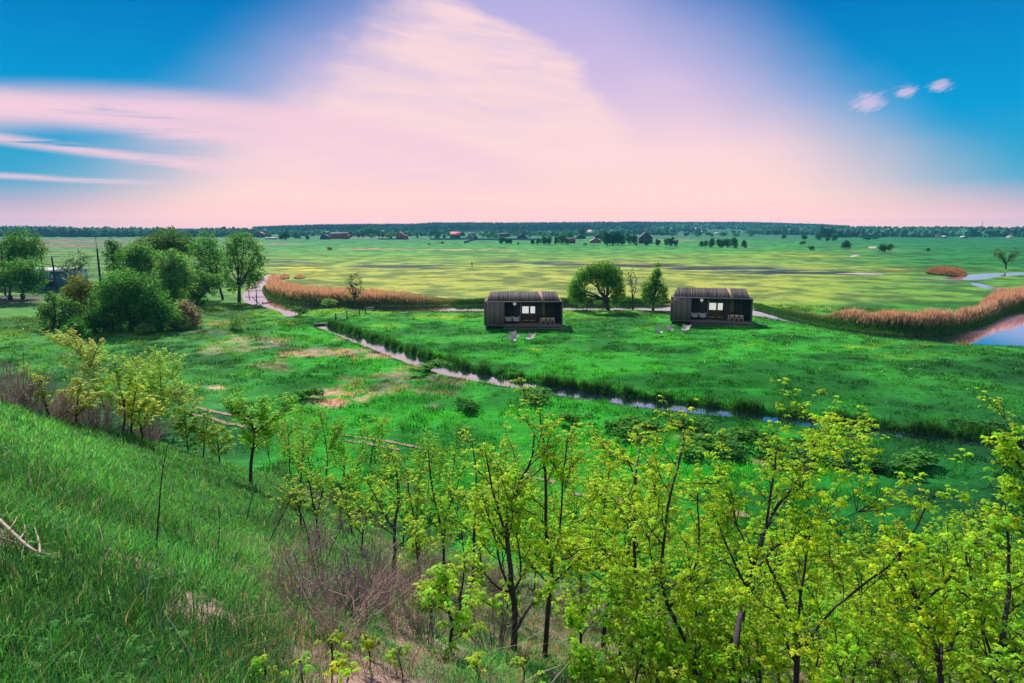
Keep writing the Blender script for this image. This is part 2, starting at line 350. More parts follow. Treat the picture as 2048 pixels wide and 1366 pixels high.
# ------------------------------------------------------------------ ground colour: fields, dry patches, bare soil
VIV = np.array([.022, .20, .018])
BLOBS = [  # photo x, y, half-width, half-height, colour, amount  (flat land only)
    (630, 700, 100, 15, (.30, .20, .17), .8), (705, 706, 75, 11, (.30, .17, .18), .7), (565, 735, 75, 18, (.40, .27, .2), .6), (640, 780, 34, 7, (.40, .26, .21), .9),
    (725, 765, 115, 30, (.28, .21, .15), .75), (500, 690, 70, 18, (.28, .22, .17), .5), (450, 650, 50, 8, (.30, .2, .2), .7), (430, 642, 45, 6, (.22, .16, .17), .8), (860, 815, 30, 8, (.40, .26, .24), .8),
    (690, 797, 55, 10, (.32, .2, .18), .8), (430, 775, 22, 5, (.35, .25, .25), .7), (590, 648, 40, 8, (.12, .24, .03), .6), (560, 690, 30, 5, (.4, .28, .24), .7),
    (1080, 800, 60, 8, (.03, .11, .05), .6), (1450, 890, 110, 22, (.03, .10, .03), .7), (1420, 880, 60, 10, (.28, .22, .18), .4), (1600, 900, 150, 20, (.03, .10, .03), .6), (1560, 925, 60, 6, (.25, .18, .14), .45),
    (820, 532, 90, 4.5, (.035, .06, .06), 1.), (560, 524, 60, 4, (.05, .08, .07), .8), (560, 531, 40, 2, (.05, .08, .07), .8), (1000, 524, 45, 4, (.04, .07, .065), .85), (1100, 527, 110, 4, (.035, .06, .065), 1.), (1260, 531, 110, 4.5, (.03, .05, .06), 1.), (1420, 537, 110, 5, (.025, .045, .06), 1.), (1540, 541, 110, 4.5, (.02, .045, .06), 1.), (1640, 545, 120, 3, (.02, .04, .05), 1.),
    (1240, 526, 140, 2, (.3, .24, .05), .5), (600, 537, 60, 3, (.42, .34, .03), .9), (640, 550, 60, 8, (.30, .32, .04), .7), (1780, 540, 60, 2.5, (.35, .28, .03), .8), (1640, 512, 60, 3, (.28, .28, .02), .7), (1580, 506, 80, 2, (.26, .26, .02), .6), (1400, 512, 150, 3, (.2, .26, .04), .5),
    (720, 498, 110, 1.5, (.30, .18, .12), .9), (950, 500, 90, 2.2, (.34, .22, .14), .7), (560, 488, 40, 1.5, (.3, .2, .15), .6), (130, 482, 160, 2.6, (.2, .11, .11), 1.), (150, 491, 180, 1.8, (.22, .11, .11), 1.), (740, 475, 60, 2., (.2, .16, .14), .6),
    (1350, 480, 60, 1.2, (.25, .18, .14), .8), (1330, 484, 60, 1.0, (.25, .2, .12), .6), (1480, 493, 60, 1.6, (.1, .12, .1), .6), (1760, 500, 70, 2, (.14, .16, .05), .5), (1640, 494, 60, 3, (.05, .12, .05), .5), (1910, 562, 60, 9, (.12, .17, .1), .5),
    (40, 603, 60, 9, (.05, .045, .055), 1.), (30, 597, 30, 3, (.3, .2, .17), .8), (90, 596, 40, 4, (.12, .1, .1), .8), (60, 664, 110, 14, (.07, .22, .02), .7), (180, 655, 30, 4, (.25, .2, .18), .6), (460, 665, 60, 2, (.35, .25, .22), .5),
    (1190, 640, 40, 5, (.10, .26, .02), .5), (1280, 655, 70, 4, (.10, .26, .02), .5), (1060, 700, 60, 5, (.11, .27, .02), .6), (1230, 680, 60, 4, (.1, .26, .02), .55), (1500, 690, 80, 5, (.08, .25, .02), .5), (1800, 690, 60, 5, (.12, .28, .01), .7), (1760, 715, 90, 6, (.08, .24, .02), .5), (900, 635, 40, 3, (.14, .28, .02), .7), (760, 650, 25, 3, (.14, .26, .03), .6), (1000, 650, 60, 8, (.06, .26, .04), .4), (860, 680, 120, 15, (.05, .22, .06), .4),
]
def gcol(x, y):
    px, py = PX(x, y); px = np.where(y > 1, px, 0)
    base = np.stack([np.interp(py, [456, 476, 488, 500, 515, 530, 545, 600, 612, 640, 760, 900], v) for v in (
        [.02, .03, .03, .05, .11, .17, .21, .21, .08, .02, .013, .012], [.09, .14, .20, .22, .235, .25, .26, .26, .22, .205, .19, .18], [.06, .06, .04, .04, .04, .045, .05, .05, .03, .02, .012, .012])], -1)
    east = np.stack([np.interp(py, [456, 480, 530, 545, 600, 612, 900], v) for v in ([.02, .01, .018, .06, .08, .02, .006], [.09, .13, .145, .18, .20, .15, .09], [.06, .04, .025, .03, .03, .02, .02])], -1)
    west = np.stack([np.interp(py, [456, 500, 530, 700, 900], v) for v in ([.03, .08, .09, .025, .018], [.12, .18, .2, .165, .15], [.07, .05, .04, .03, .03])], -1)
    fe = sst(px + 120 * (vn(x / 40, y / 40) - .5), 1450, 1950)[:, None] * np.where(py < 612, 1., .75)[:, None]
    fw = sst(px, 620, 420)[:, None]
    c = base * (1 - fe) + east * fe; c = c * (1 - fw) + west * fw
    j1 = (fbm(x / 5 + 9, y / 5, 4) - .5); j2 = fbm(x / 1.3, y / 1.3 + 7, 3); jf = fbm(x / 25 + 3, y / 9, 4) - .5
    near = sst(py, 560, 640)
    for (bx, by, rx, ry, co, am) in BLOBS:
        qx = (px - bx) / rx; qy = (py - by) / ry
        m = (np.abs(qx) < 2) & (np.abs(qy) < 2.4)
        if not m.any(): continue
        q = np.hypot(qx[m], qy[m]) + 3.4 * (j1[m] * near[m] + jf[m] * (1 - near[m]))
        k = sst(q, 1.25, .45) * am * (1 - near[m] * (1 - sst(j2[m], .3, .62)))
        c[m] = c[m] * (1 - k[:, None]) + np.array(co) * k[:, None]
    # rough marsh west of the ditch: more straw
    # the hillside: grass on the left, litter and dry straw under the trees
    r = np.hypot(x, y); hz = sst(hill(x, y), -1.5, 1.)
    u = x / np.maximum(y, .5)
    lit = sst(u + .5 * (fbm(x / 1.1, y / 1.1, 4) - .5) + .12 - .02 * (r - 8), -.42, -.1) * sst(fbm(x / .5 + 3, y / .5, 3), .25, .6)
    hc = np.array([.02, .10, .02]) * (1 - lit[:, None]) + np.array([.17, .13, .10]) * lit[:, None]
    bare = sst(fbm(x / .9 + 30, y / .9 + 3, 4), .57, .66)[:, None] * sst(r, 12, 6)[:, None]; hc = hc * (1 - bare) + np.array([.30, .20, .17]) * bare
    patch = sst(fbm(x / 6 + 31, y / 6, 4), .3, .68)[:, None]; c = c * (.62 + .65 * patch) * (1 + (patch - .5) * [.4, .1, -.2])
    c = c * (1 - hz[:, None]) + hc * hz[:, None]
    return c
# ------------------------------------------------------------------ ground sheet
rr = np.concatenate([np.arange(.4, 30, .16), np.arange(30, 135, .42), np.arange(135, 420, 1.8), np.geomspace(421, 1500, 90), np.geomspace(1540, 4500, 45)])
aa = np.concatenate([np.linspace(-math.pi, -.80, 40)[:-1], np.linspace(-.80, .80, 760), np.linspace(.80, math.pi, 40)[1:]])
RR, AA = np.meshgrid(rr, aa, indexing='ij')
gx, gy = (RR * np.sin(AA)).ravel(), (RR * np.cos(AA)).ravel()
gz = Z(gx, gy)
na = len(aa); i = np.arange(len(rr) - 1)[:, None] * na; j = np.arange(na - 1)[None]
Fg = np.stack([i + j, i + na + j, i + na + j + 1, i + j + 1], -1).reshape(-1, 4)[:, ::-1]
V0 = np.stack([gx, gy, gz], 1)
V0 = np.concatenate([V0, [[0, 0, float(Z(np.array([0.]), np.array([.01]))[0])]]])
fan = np.array([[k, k + 1, len(V0) - 1] for k in range(na - 1)])[:, ::-1]
gc = gcol(V0[:, 0], V0[:, 1])
tag(mk('ground', V0, [Fg, fan], M_ground, col=gc, smooth=True), kind='structure')
# ------------------------------------------------------------------ water
def sheet(name, P, z, m):
    import mathutils
    P3 = [Vector((p[0], p[1], 0)) for p in P]
    tr = mathutils.geometry.tessellate_polygon([P3])
    V = np.array([(p[0], p[1], z) for p in P])
    Ft = np.array(tr)
    a, b_, c_ = V[Ft[:, 0]], V[Ft[:, 1]], V[Ft[:, 2]]
    s = np.cross(b_ - a, c_ - a)[:, 2] < 0; Ft[s] = Ft[s][:, ::-1]
    return tag(mk(name, V, Ft, m), kind='structure')
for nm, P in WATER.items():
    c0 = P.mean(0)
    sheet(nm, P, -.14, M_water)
T = np.gradient(DITCH, axis=0); T /= np.linalg.norm(T, axis=1)[:, None]; Nn = np.stack([-T[:, 1], T[:, 0]], 1)
hwv = dhalf(DITCH[:, 0], DITCH[:, 1])[:, None] + .3
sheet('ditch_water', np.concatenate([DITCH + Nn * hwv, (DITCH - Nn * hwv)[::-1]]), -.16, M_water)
# ------------------------------------------------------------------ dirt track on the flat below the hill
M_soil = mat('dry_soil', (.27, .19, .14), .95, var=.45, vscale=3, bump=.5, bscale=8)
def ribbon(name, pts, w_):
    P = smooth_poly([G(*p)[:2] for p in pts], 3, False); n = len(P)
    T = np.gradient(P, axis=0); T /= np.linalg.norm(T, axis=1)[:, None]; Nn = np.stack([-T[:, 1], T[:, 0]], 1)
    k = 5; V = []
    for q in np.linspace(-1, 1, k):
        ww = w_ * np.sin(np.linspace(.12, math.pi - .12, n)) ** .5 * (.75 + .9 * (vn(P[:, 0] * 1.3 + q * 4, P[:, 1] * 1.3) - .3)); X = P + Nn * (q * ww)[:, None]
        V.append(np.column_stack([X, Z(X[:, 0], X[:, 1], False) + .05]))
    V = np.stack(V, 1).reshape(-1, 3); i = np.arange(n - 1)[:, None] * k; j = np.arange(k - 1)[None]
    return tag(mk(name, V, np.stack([i + j, i + j + 1, i + k + j + 1, i + k + j], -1).reshape(-1, 4), M_soil), kind='structure')
for pts in ([(385, 815), (440, 827), (490, 838), (545, 850)], [(375, 827), (420, 838), (470, 849), (530, 860)], [(670, 868), (720, 878), (790, 890), (850, 903)], [(690, 884), (750, 896), (800, 905)],
            [(1000, 938), (1060, 952), (1110, 966)], [(1140, 986), (1190, 995), (1240, 1004), (1310, 1013)], [(1440, 1028), (1500, 1040)]):
    ribbon('dirt_track', pts, .2)

# ------------------------------------------------------------------ grass and tufts (nobody could count it)
def blades(name, x, y, h, wd, base_c, tip_c, m, lean=.35, zoff=0., z=None, segs=2):
    n = len(x); z = (Z(x, y) if z is None else z) + zoff
    a = RNG.uniform(0, 2 * math.pi, n); la = RNG.uniform(0, 2 * math.pi, n); ln = np.abs(RNG.normal(0, lean, n)) * h
    wx, wy = np.cos(a) * wd / 2, np.sin(a) * wd / 2; lx, ly = np.cos(la) * ln, np.sin(la) * ln
    b0 = np.stack([x, y, z - .03], 1); W = np.stack([wx, wy, 0 * wx], 1)
    if segs == 2:
        mid = b0 + np.stack([lx * .35, ly * .35, h * .6], 1); tip = b0 + np.stack([lx, ly, h * .95], 1)
        V = np.stack([b0 - W, b0 + W, mid + W * .8, mid - W * .8, tip], 1).reshape(-1, 3)
        k = np.arange(n)[:, None] * 5
        Fs = [k + np.array([[0, 1, 2, 3]]), k + np.array([[3, 2, 4]])]
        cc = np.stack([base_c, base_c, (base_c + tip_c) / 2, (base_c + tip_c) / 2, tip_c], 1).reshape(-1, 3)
    else:
        tip = b0 + np.stack([lx, ly, h], 1)
        V = np.stack([b0 - W, b0 + W, tip], 1).reshape(-1, 3); Fs = [np.arange(n)[:, None] * 3 + np.array([[0, 1, 2]])]
        cc = np.stack([base_c, base_c, tip_c], 1).reshape(-1, 3)
    return tag(mk(name, V, Fs, m, col=cc), kind='stuff')
# hillside grass
n = 620000
r = 1.6 + 36 * RNG.random(n) ** 1.35; a = RNG.uniform(-.86, .74, n); x, y = r * np.sin(a), r * np.cos(a)
h_ = hill(x, y); u = x / y
lit = sst(u + .5 * (fbm(x / 1.1, y / 1.1, 4) - .5) + .12 - .02 * (r - 8), -.42, -.1)
bare = sst(fbm(x / .9 + 30, y / .9 + 3, 4), .57, .66) * sst(r, 12, 6)
keep = (h_ > .2) & (RNG.random(n) > lit * .38) & (RNG.random(n) > bare * .85)
x, y, r, lit = x[keep], y[keep], r[keep], lit[keep]; n = len(x)
cl = fbm(x / .8, y / .8 + 11, 3); cl2 = fbm(x / 3.5 + 5, y / 3.5, 3)
h = RNG.uniform(.08, .24, n) * (.35 + 1.2 * cl) * (1 - .35 * lit)
g = np.array([.05, .27, .045])[None] * RNG.uniform(.3, 1.7, n)[:, None] * (.5 + 1.05 * sst(cl2, .25, .75)[:, None]); g[:, 0] *= RNG.uniform(.5, 2.4, n); g[:, 2] *= RNG.uniform(.6, 2.4, n)
dry = RNG.random(n) < (.03 + .5 * lit * (fbm(x / 1.5, y / 1.5 + 50, 3) > .45))
g[dry] = np.array([.42, .28, .25]) * RNG.uniform(.4, 1.2, dry.sum())[:, None]
pale = RNG.random(n) < .06; g[pale] = np.array([.25, .46, .26]) * RNG.uniform(.6, 1.2, pale.sum())[:, None]
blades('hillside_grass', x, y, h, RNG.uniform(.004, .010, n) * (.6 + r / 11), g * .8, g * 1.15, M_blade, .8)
# meadow tufts
n = 420000
r = 24 + 108 * RNG.random(n) ** .8; a = RNG.uniform(-.74, .74, n); x, y = r * np.sin(a), r * np.cos(a)
keep = hill(x, y) < .8
dd = segdist(DITCH, x, y, False) > dhalf(x, y) + .15; keep &= dd
for P in WATER.values(): keep &= ~inside(P, x, y)
for (qx, qy) in (G(1047, 660)[:2], G(1421, 653.5)[:2]): keep &= ~((np.abs(x - qx) < 6.3) & (y > qy - .5) & (y < qy + 8.5))
x, y, r = x[keep], y[keep], r[keep]; n = len(x)
cl = fbm(x / 1.4 + 70, y / 1.4, 3); px, py = PX(x, y)
rough = sst(py, 690, 720) * sst(segdist(DITCH, x, y, False), 0, 3)
east = inside(np.array([G(*p)[:2] for p in ((640, 648), (2200, 910), (2200, 690), (1300, 620), (700, 620))]), x, y)
h = RNG.uniform(.06, .2, n) * (.3 + 1.7 * sst(cl, .35, .7)) * np.where(east, 1., 1.25)
g = gcol(x, y) * RNG.uniform(.55, 1.7, n)[:, None] * (.5 + 1.15 * sst(fbm(x / 1.1 + 20, y / .9 + 8, 3), .3, .7))[:, None]; g[:, 0] *= np.where(g[:, 0] < .6 * g[:, 1], RNG.uniform(.6, 3., n), 1.)
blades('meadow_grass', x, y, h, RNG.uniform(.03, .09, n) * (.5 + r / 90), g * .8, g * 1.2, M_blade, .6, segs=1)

# tall sedge along ditch and river banks
def along(P, n, off0, off1, closed=False):
    seg = np.linalg.norm(np.diff(P, axis=0), axis=1); cs = np.concatenate([[0], np.cumsum(seg)]); t = RNG.uniform(0, cs[-1], n)
    k = np.clip(np.searchsorted(cs, t) - 1, 0, len(seg) - 1); f = (t - cs[k]) / seg[k]
    p = P[k] + (P[k + 1] - P[k]) * f[:, None]; T = (P[k + 1] - P[k]) / seg[k][:, None]
    o = RNG.uniform(off0, off1, n)
    return p + np.stack([-T[:, 1], T[:, 0]], 1) * o[:, None]
X = along(DITCH, 46000, 0., 1.); T_ = X
hw = dhalf(X[:, 0], X[:, 1])
# far bank (to the north-east of the ditch) taller
cen = along(DITCH, 70000, 0, 0); T0 = np.gradient(DITCH, axis=0)
kk = np.argmin(np.abs(cen[:, 0][:, None] - DITCH[None, ::4, 0]), 1) * 4
tt = T0[kk]; tt /= np.linalg.norm(tt, axis=1)[:, None]; nn = np.stack([-tt[:, 1], tt[:, 0]], 1)
nn *= np.sign(nn[:, 1:2]); side = np.where(RNG.random(len(cen)) < .7, 1., -1.)
o = dhalf(cen[:, 0], cen[:, 1]) + np.abs(RNG.normal(.0, .5, len(cen))) + np.where(side > 0, .0, .1)
X = cen + nn * (o * side)[:, None]; m_ = X[:, 1] > 24; X = X[m_]; side = side[m_]; n = len(X)
g = np.array([.02, .13, .02])[None] * RNG.uniform(.5, 1.7, n)[:, None]; g[:, 0] *= RNG.uniform(.5, 2.5, n)
cl = fbm(X[:, 0] / .9, X[:, 1] / .9, 3)
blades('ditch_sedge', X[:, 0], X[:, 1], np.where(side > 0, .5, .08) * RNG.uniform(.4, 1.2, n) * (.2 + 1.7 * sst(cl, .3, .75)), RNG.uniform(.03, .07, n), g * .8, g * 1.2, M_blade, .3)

def bed(name, P, n, h0, h1, wd, basec, topc, plume, z=None, minx=None, front=True):
    TB_ = np.array([G(*p)[:2] for p in TOPBANK])
    P = smooth_poly([G(*p)[:2] for p in P], 1); lo, hi = P.min(0), P.max(0)
    X = RNG.uniform(lo, hi, (n * 4, 2)); X = X[inside(P, X[:, 0], X[:, 1])][:n]; n = len(X); x, y = X.T
    px, _ = PX(x, y); k = fbm(x / 2.5, y / 2.5 + 3, 3)
    h = RNG.uniform(h0, h1, n) * (.72 + .5 * k) * (.45 + .55 * sst(segdist(P, x, y), 0, 1.8)); tall = np.ones(n)
    if minx is not None: tall = sst(px + 60 * (vn(x / 5, y / 5) - .5), *minx); h = h * (.35 + .65 * tall)
    tall = tall * sst(segdist(TB_, x, y, False) + RNG.uniform(-.5, .5, n), .2, 1.2) * ~inside(WATER['river'], x, y) if front else tall; h = h * (.5 + .5 * tall) if front else h
    bc = np.array(basec) * RNG.uniform(.6, 1.5, n)[:, None]; tcl = np.array(topc) * RNG.uniform(.65, 1.3, n)[:, None]
    tcl = tcl * tall[:, None] + np.array([.05, .17, .03]) * (1 - tall[:, None])
    z0 = np.maximum(Z(x, y), -.4)
    a = RNG.uniform(0, math.pi, n); W = np.stack([np.cos(a) * wd / 2, np.sin(a) * wd / 2, 0 * a], 1)
    ln = RNG.normal(0, .08, (n, 2)) * h[:, None]; b0 = np.stack([x, y, z0], 1)
    p1 = b0 + np.column_stack([ln * .4, h * .6]); p2 = b0 + np.column_stack([ln * .8, h * .84]); p3 = b0 + np.column_stack([ln * 1.2, h])
    V = np.stack([b0 - W, b0 + W, p1 + W * .6, p1 - W * .6, p2 + W * plume, p2 - W * plume, p3], 1).reshape(-1, 3)
    q = np.arange(n)[:, None] * 7
    mc = bc * .85 + tcl * .15
    cc = np.stack([bc, bc, mc, mc, tcl, tcl, tcl], 1).reshape(-1, 3)
    return tag(mk(name, V, [q + np.array([[0, 1, 2, 3]]), q + np.array([[3, 2, 4, 5]]), q + np.array([[5, 4, 6]])], M_reed, col=cc), kind='stuff')
TAN = (.64, .37, .32); GRN = (.035, .11, .04)
bed('reed_bed', [(530, 593), (522, 576), (540, 562), (566, 566), (575, 584), (640, 594), (720, 597), (800, 599), (965, 601), (968, 607), (840, 611), (720, 612), (640, 609), (575, 603)], 36000, 1.7, 2.7, .07, (.08, .10, .045), TAN, 1.1, minx=(950, 760))
bed('reed_clump', [(556, 556), (570, 552), (580, 553), (578, 558), (562, 560)], 1500, .7, 1.5, .08, GRN, TAN, 1.2)
bed('reed_clump', [(586, 556), (598, 553), (610, 554), (609, 558), (592, 559)], 1500, .6, 1.4, .08, GRN, TAN, 1.2)
bed('river_sedge', [(900, 606), (968, 603), (1140, 602), (1345, 603), (1345, 608), (1140, 607), (968, 608), (900, 612)], 22000, .5, 1.05, .07, (.02, .07, .02), (.05, .16, .03), .8, front=False)
bed('reed_bed', [(1500, 605), (1560, 620), (1630, 636), (1700, 650), (1760, 657), (1860, 658), (1930, 644), (1955, 632), (1962, 612), (1985, 602), (2048, 600), (2180, 598), (2180, 612), (2048, 623), (2012, 631), (1987, 644), (1952, 658), (1882, 671), (1800, 671), (1720, 664), (1640, 648), (1560, 631), (1500, 615)], 80000, 2.1, 3.1, .07, GRN, TAN, 1.1, minx=(1560, 1720))
bed('reed_clump', [(1846, 547), (1880, 552), (1925, 553), (1938, 548), (1905, 542), (1862, 542)], 7000, 1.2, 2.0, .1, GRN, (.45, .22, .15), 1.2)
# near bank of the river: short sedge
LB = smooth_poly([G(*p)[:2] for p in LOWBANK[1:18]], 2, False)
X = along(LB, 16000, -.5, .5); n = len(X); g = np.array([.03, .16, .02])[None] * RNG.uniform(.5, 1.6, n)[:, None]
blades('bank_grass', X[:, 0], X[:, 1], RNG.uniform(.06, .22, n), RNG.uniform(.05, .1, n), g, g * 1.2, M_blade, .4, segs=1)

# ------------------------------------------------------------------ foliage helpers
def leaf_cards(P, size, colr, droop=.4, aspect=.5, up=False):
    n = len(P); a = RNG.uniform(0, 2 * math.pi, n); t = RNG.uniform(-.9, .9, n) if not up else RNG.uniform(.9, 1.4, n)
    d = np.stack([np.cos(a) * np.cos(t), np.sin(a) * np.cos(t), -droop + np.sin(t)], 1); d /= np.linalg.norm(d, axis=1)[:, None]
    s = np.cross(d, RNG.normal(0, 1, (n, 3))); s /= np.linalg.norm(s, axis=1)[:, None]
    L = size * RNG.uniform(.6, 1.4, n)[:, None]; d = d * L; s = s * L * aspect * .5
    V = np.stack([P, P + d * .5 + s, P + d, P + d * .5 - s], 1).reshape(-1, 3)
    return V, np.arange(n)[:, None] * 4 + np.array([[0, 1, 2, 3]]), np.repeat(colr, 4, axis=0)
def curve(p, q, n=6, wob=.06, sag=0.):
    p, q = np.array(p, float), np.array(q, float); t = np.linspace(0, 1, n)[:, None]; L = np.linalg.norm(q - p)
    w_ = np.cumsum(RNG.normal(0, wob * L / math.sqrt(n), (n, 3)), 0); w_ -= w_[0] + t * (w_[-1] - w_[0])
    P = p + (q - p) * t + w_; P[:, 2] += sag * L * np.sin(t[:, 0] * math.pi); return P
def lobe_tree(name, base, lobes, label, cat='tree', group=None, col=(.03, .12, .03), dens=1., card=.34, trunk_r=.22, cvar=.55, droop=.4, gap=.35, Y=None, limbs=True, bare=False, aspect=.5, shell=.45):
    B = G(*base) if Y is None else at(*base, Y); Y = B[1]; B[2] = Z(np.array([B[0]]), np.array([B[1]]))[0]; col = np.array(col) * [1.65, 1.6, 1.75]; dens = dens * 1.5
    root = empty(name, B, label, cat, group); s = mpp(Y)
    cx = np.mean([l[0] for l in lobes]); Ls = []
    for (lx, ly, lr) in lobes:
        c = at(lx, ly, Y); c[1] += RNG.uniform(-.35, .35) * lr * s * 1.3; Ls.append((c - B, lr * s * 1.22))
    tr = Acc(); top = max(l[0][2] for l in Ls); H = top
    fork = np.array([np.mean([l[0][0] for l in Ls]) * .25, 0, H * .28])
    tp = curve((0, 0, -.2), fork, 5, .04); tr.tube(tp, np.linspace(trunk_r * 1.2, trunk_r * .85, 5), 7)
    for c, R in Ls:
        P = curve(fork - [0, 0, H * .05 * RNG.random()], c, 7, .07, .06); tr.tube(P, np.linspace(trunk_r * .6, trunk_r * .16, 7), 5)
        for _ in range(5 if not bare else 12):
            k = RNG.integers(2, 7); d = RNG.normal(0, 1, 3); d /= np.linalg.norm(d); d[2] = abs(d[2]) * .8 + (.3 if bare else 0)
            e = P[k] + d * R * RNG.uniform(.5, .95); Q = curve(P[k], e, 5, .08); tr.tube(Q, np.linspace(trunk_r * .2, trunk_r * .04, 5), 4)
            if bare:
                for _ in range(4):
                    d2 = RNG.normal(0, .5, 3) + (e - P[k]) / R; tr.tube(curve(Q[RNG.integers(1, 5)], e + d2 * R * .3, 4, .08), np.linspace(.035, .012, 4), 3)
    tr.build('trunk', M_bark, root, smooth=True)
    if dens > 0:
        VV, FF, CC = Acc(), None, None
        for c, R in Ls:
            ncl = max(6, int(dens * 26 * (R / card / 4) ** 2))
            d = RNG.normal(0, 1, (ncl, 3)); d /= np.linalg.norm(d, axis=1)[:, None]
            rad = R * (RNG.random(ncl) ** shell); K = c + d * rad[:, None] * np.array([1, .9, .92])
            cc = np.array(col) * RNG.uniform(1 - cvar, 1 + cvar, ncl)[:, None]; cc[:, 0] *= RNG.uniform(.6, 1.7, ncl)
            m_ = 14; P = np.repeat(K, m_, 0) + RNG.normal(0, R * .07 + card * .25, (ncl * m_, 3)) * [1, 1, .8]
            cr = np.repeat(cc, m_, 0) * RNG.uniform(.75, 1.25, ncl * m_)[:, None]
            P[:, 2] = np.maximum(P[:, 2], .15)
            V, Fq, Cq = leaf_cards(P, card, cr, droop, aspect); VV.add(V, Fq, Cq)
        VV.build('crown', M_leaf, root)
    return root
# ------------------------------------------------------------------ grove on the left
GR = 'trees of the riverside grove on the left'
lobe_tree('willow_tree', (20, 600), [(45, 490, 30), (20, 498, 24), (68, 500, 20), (8, 520, 18)], 'tall willow with a rounded crown at the left edge of the photo', group=GR, col=(.035, .13, .02), Y=140)
lobe_tree('willow_tree', (46, 603), [(30, 545, 26), (58, 540, 24), (10, 560, 22), (75, 560, 14), (50, 565, 20)], 'lower willow with a thin dark trunk before the blue shed', group=GR, col=(.03, .13, .025), Y=128, trunk_r=.12)
lobe_tree('dark_oak_tree', (350, 590), [(335, 482, 26), (365, 490, 24), (305, 490, 20), (340, 505, 28)], 'dark broad tree topping the back of the left grove', group=GR, col=(.035, .10, .012), Y=150, card=.4)
lobe_tree('vase_willow_tree', (478, 603), [(490, 480, 17), (512, 500, 18), (465, 500, 18), (480, 525, 22), (505, 540, 20), (520, 520, 14), (455, 530, 15), (500, 565, 16), (470, 570, 14), (470, 480, 14), (515, 555, 12), (450, 555, 14)], 'open vase-shaped willow with visible limbs beside the river pool', group=GR, col=(.045, .16, .03), dens=.75, trunk_r=.3, card=.3, gap=.5)
lobe_tree('willow_tree', (446, 596), [(415, 485, 20), (395, 498, 20), (430, 510, 20), (405, 525, 26), (385, 545, 20), (420, 555, 20)], 'leaning-trunk willow left of the vase-shaped willow', group=GR, col=(.04, .15, .025), dens=.7, Y=132)
lobe_tree('broad_willow_tree', (392, 612), [(390, 560, 24), (415, 570, 20), (435, 560, 14), (375, 585, 20), (400, 595, 16)], 'broad low willow filling the gap behind the leaning-trunk willow', group=GR, col=(.04, .14, .03), Y=118)
lobe_tree('slim_tree', (228, 590), [(222, 487, 10), (232, 495, 12), (225, 510, 15), (230, 530, 15)], 'slim dark tree next to the leaning mast', group=GR, col=(.03, .12, .02), Y=142)
lobe_tree('willow_tree', (272, 610), [(275, 505, 24), (250, 515, 20), (290, 520, 24), (262, 535, 24), (300, 545, 20)], 'mid-height green tree between slim tree and dark oak', group=GR, col=(.045, .15, .03), Y=120)
lobe_tree('round_willow_tree', (345, 630), [(335, 522, 24), (355, 535, 24), (325, 548, 26), (352, 565, 30), (370, 555, 17), (335, 590, 28)], 'rounded pale-green willow at the right of the grove', group=GR, col=(.06, .17, .05), Y=104, card=.28)
lobe_tree('big_willow_tree', (262, 663), [(250, 570, 34), (285, 580, 32), (225, 590, 30), (310, 600, 30), (265, 610, 40), (215, 615, 26), (335, 625, 24), (245, 635, 30), (300, 635, 28), (200, 640, 20), (225, 650, 18), (320, 648, 18), (270, 652, 16)], 'big spreading willow in the front middle of the grove', group=GR, col=(.035, .145, .03), card=.27, trunk_r=.3)
lobe_tree('orange_tinted_tree', (160, 640), [(160, 570, 20), (180, 580, 16), (145, 585, 16), (165, 600, 26), (180, 620, 22)], 'tree with orange-tinted young leaves left of the big willow', group=GR, col=(.085, .12, .02), card=.25, Y=98)
lobe_tree('leafy_bush', (105, 658), [(110, 600, 16), (95, 620, 16), (130, 620, 22), (105, 640, 20), (145, 645, 20)], 'leafy bush at the left foot of the grove', 'bush', 'bushes round the grove', col=(.045, .14, .03), card=.24)
lobe_tree('leafy_bush', (190, 664), [(185, 640, 20), (205, 645, 18), (165, 645, 16)], 'dark low bush under the orange-tinted tree', 'bush', 'bushes round the grove', col=(.02, .085, .025), card=.24)
lobe_tree('bare_grey_tree', (150, 600), [(150, 530, 26), (165, 520, 18), (135, 540, 16)], 'grey almost leafless tree behind the orange-tinted tree', group=GR, col=(.06, .12, .08), dens=.22, bare=True, Y=125, trunk_r=.14)
lobe_tree('flowering_bush', (385, 655), [(372, 615, 15), (388, 625, 15), (395, 640, 12), (378, 643, 14)], 'bush with pale pink blossom at the right foot of the grove', 'bush', 'bushes round the grove', col=(.125, .125, .105), card=.2, trunk_r=.08)
lobe_tree('grey_green_bush', (355, 660), [(352, 640, 15), (365, 645, 14), (345, 650, 12)], 'grey-green bush in front of the blossoming bush', 'bush', 'bushes round the grove', col=(.08, .17, .07), card=.2, trunk_r=.08)
lobe_tree('small_round_bush', (284, 670), [(284, 656, 11), (275, 660, 9), (294, 658, 9)], 'small pale-green bush standing alone below the big willow', 'bush', 'bushes round the grove', col=(.08, .22, .08), card=.18, trunk_r=.05)
lobe_tree('dark_green_bush', (152, 684), [(150, 650, 14), (142, 662, 14), (162, 665, 13), (150, 675, 14)], 'dense dark-green shrub behind the leaning yellow tree', 'bush', 'bushes round the grove', col=(.02, .12, .012), card=.18, trunk_r=.06)
lobe_tree('thin_bush', (474, 660), [(472, 645, 13), (482, 640, 12), (466, 652, 9)], 'thin grey-green bush on the meadow right of the grove', 'bush', 'bushes round the grove', col=(.07, .2, .06), dens=.5, card=.18, trunk_r=.05)
lobe_tree('low_river_shrub', (602, 632), [(600, 620, 8), (588, 618, 7), (612, 622, 6), (575, 615, 6)], 'low dark shrub at the small inlet of the river', 'bush', 'bushes by the river', col=(.025, .12, .03), card=.18, trunk_r=.04)
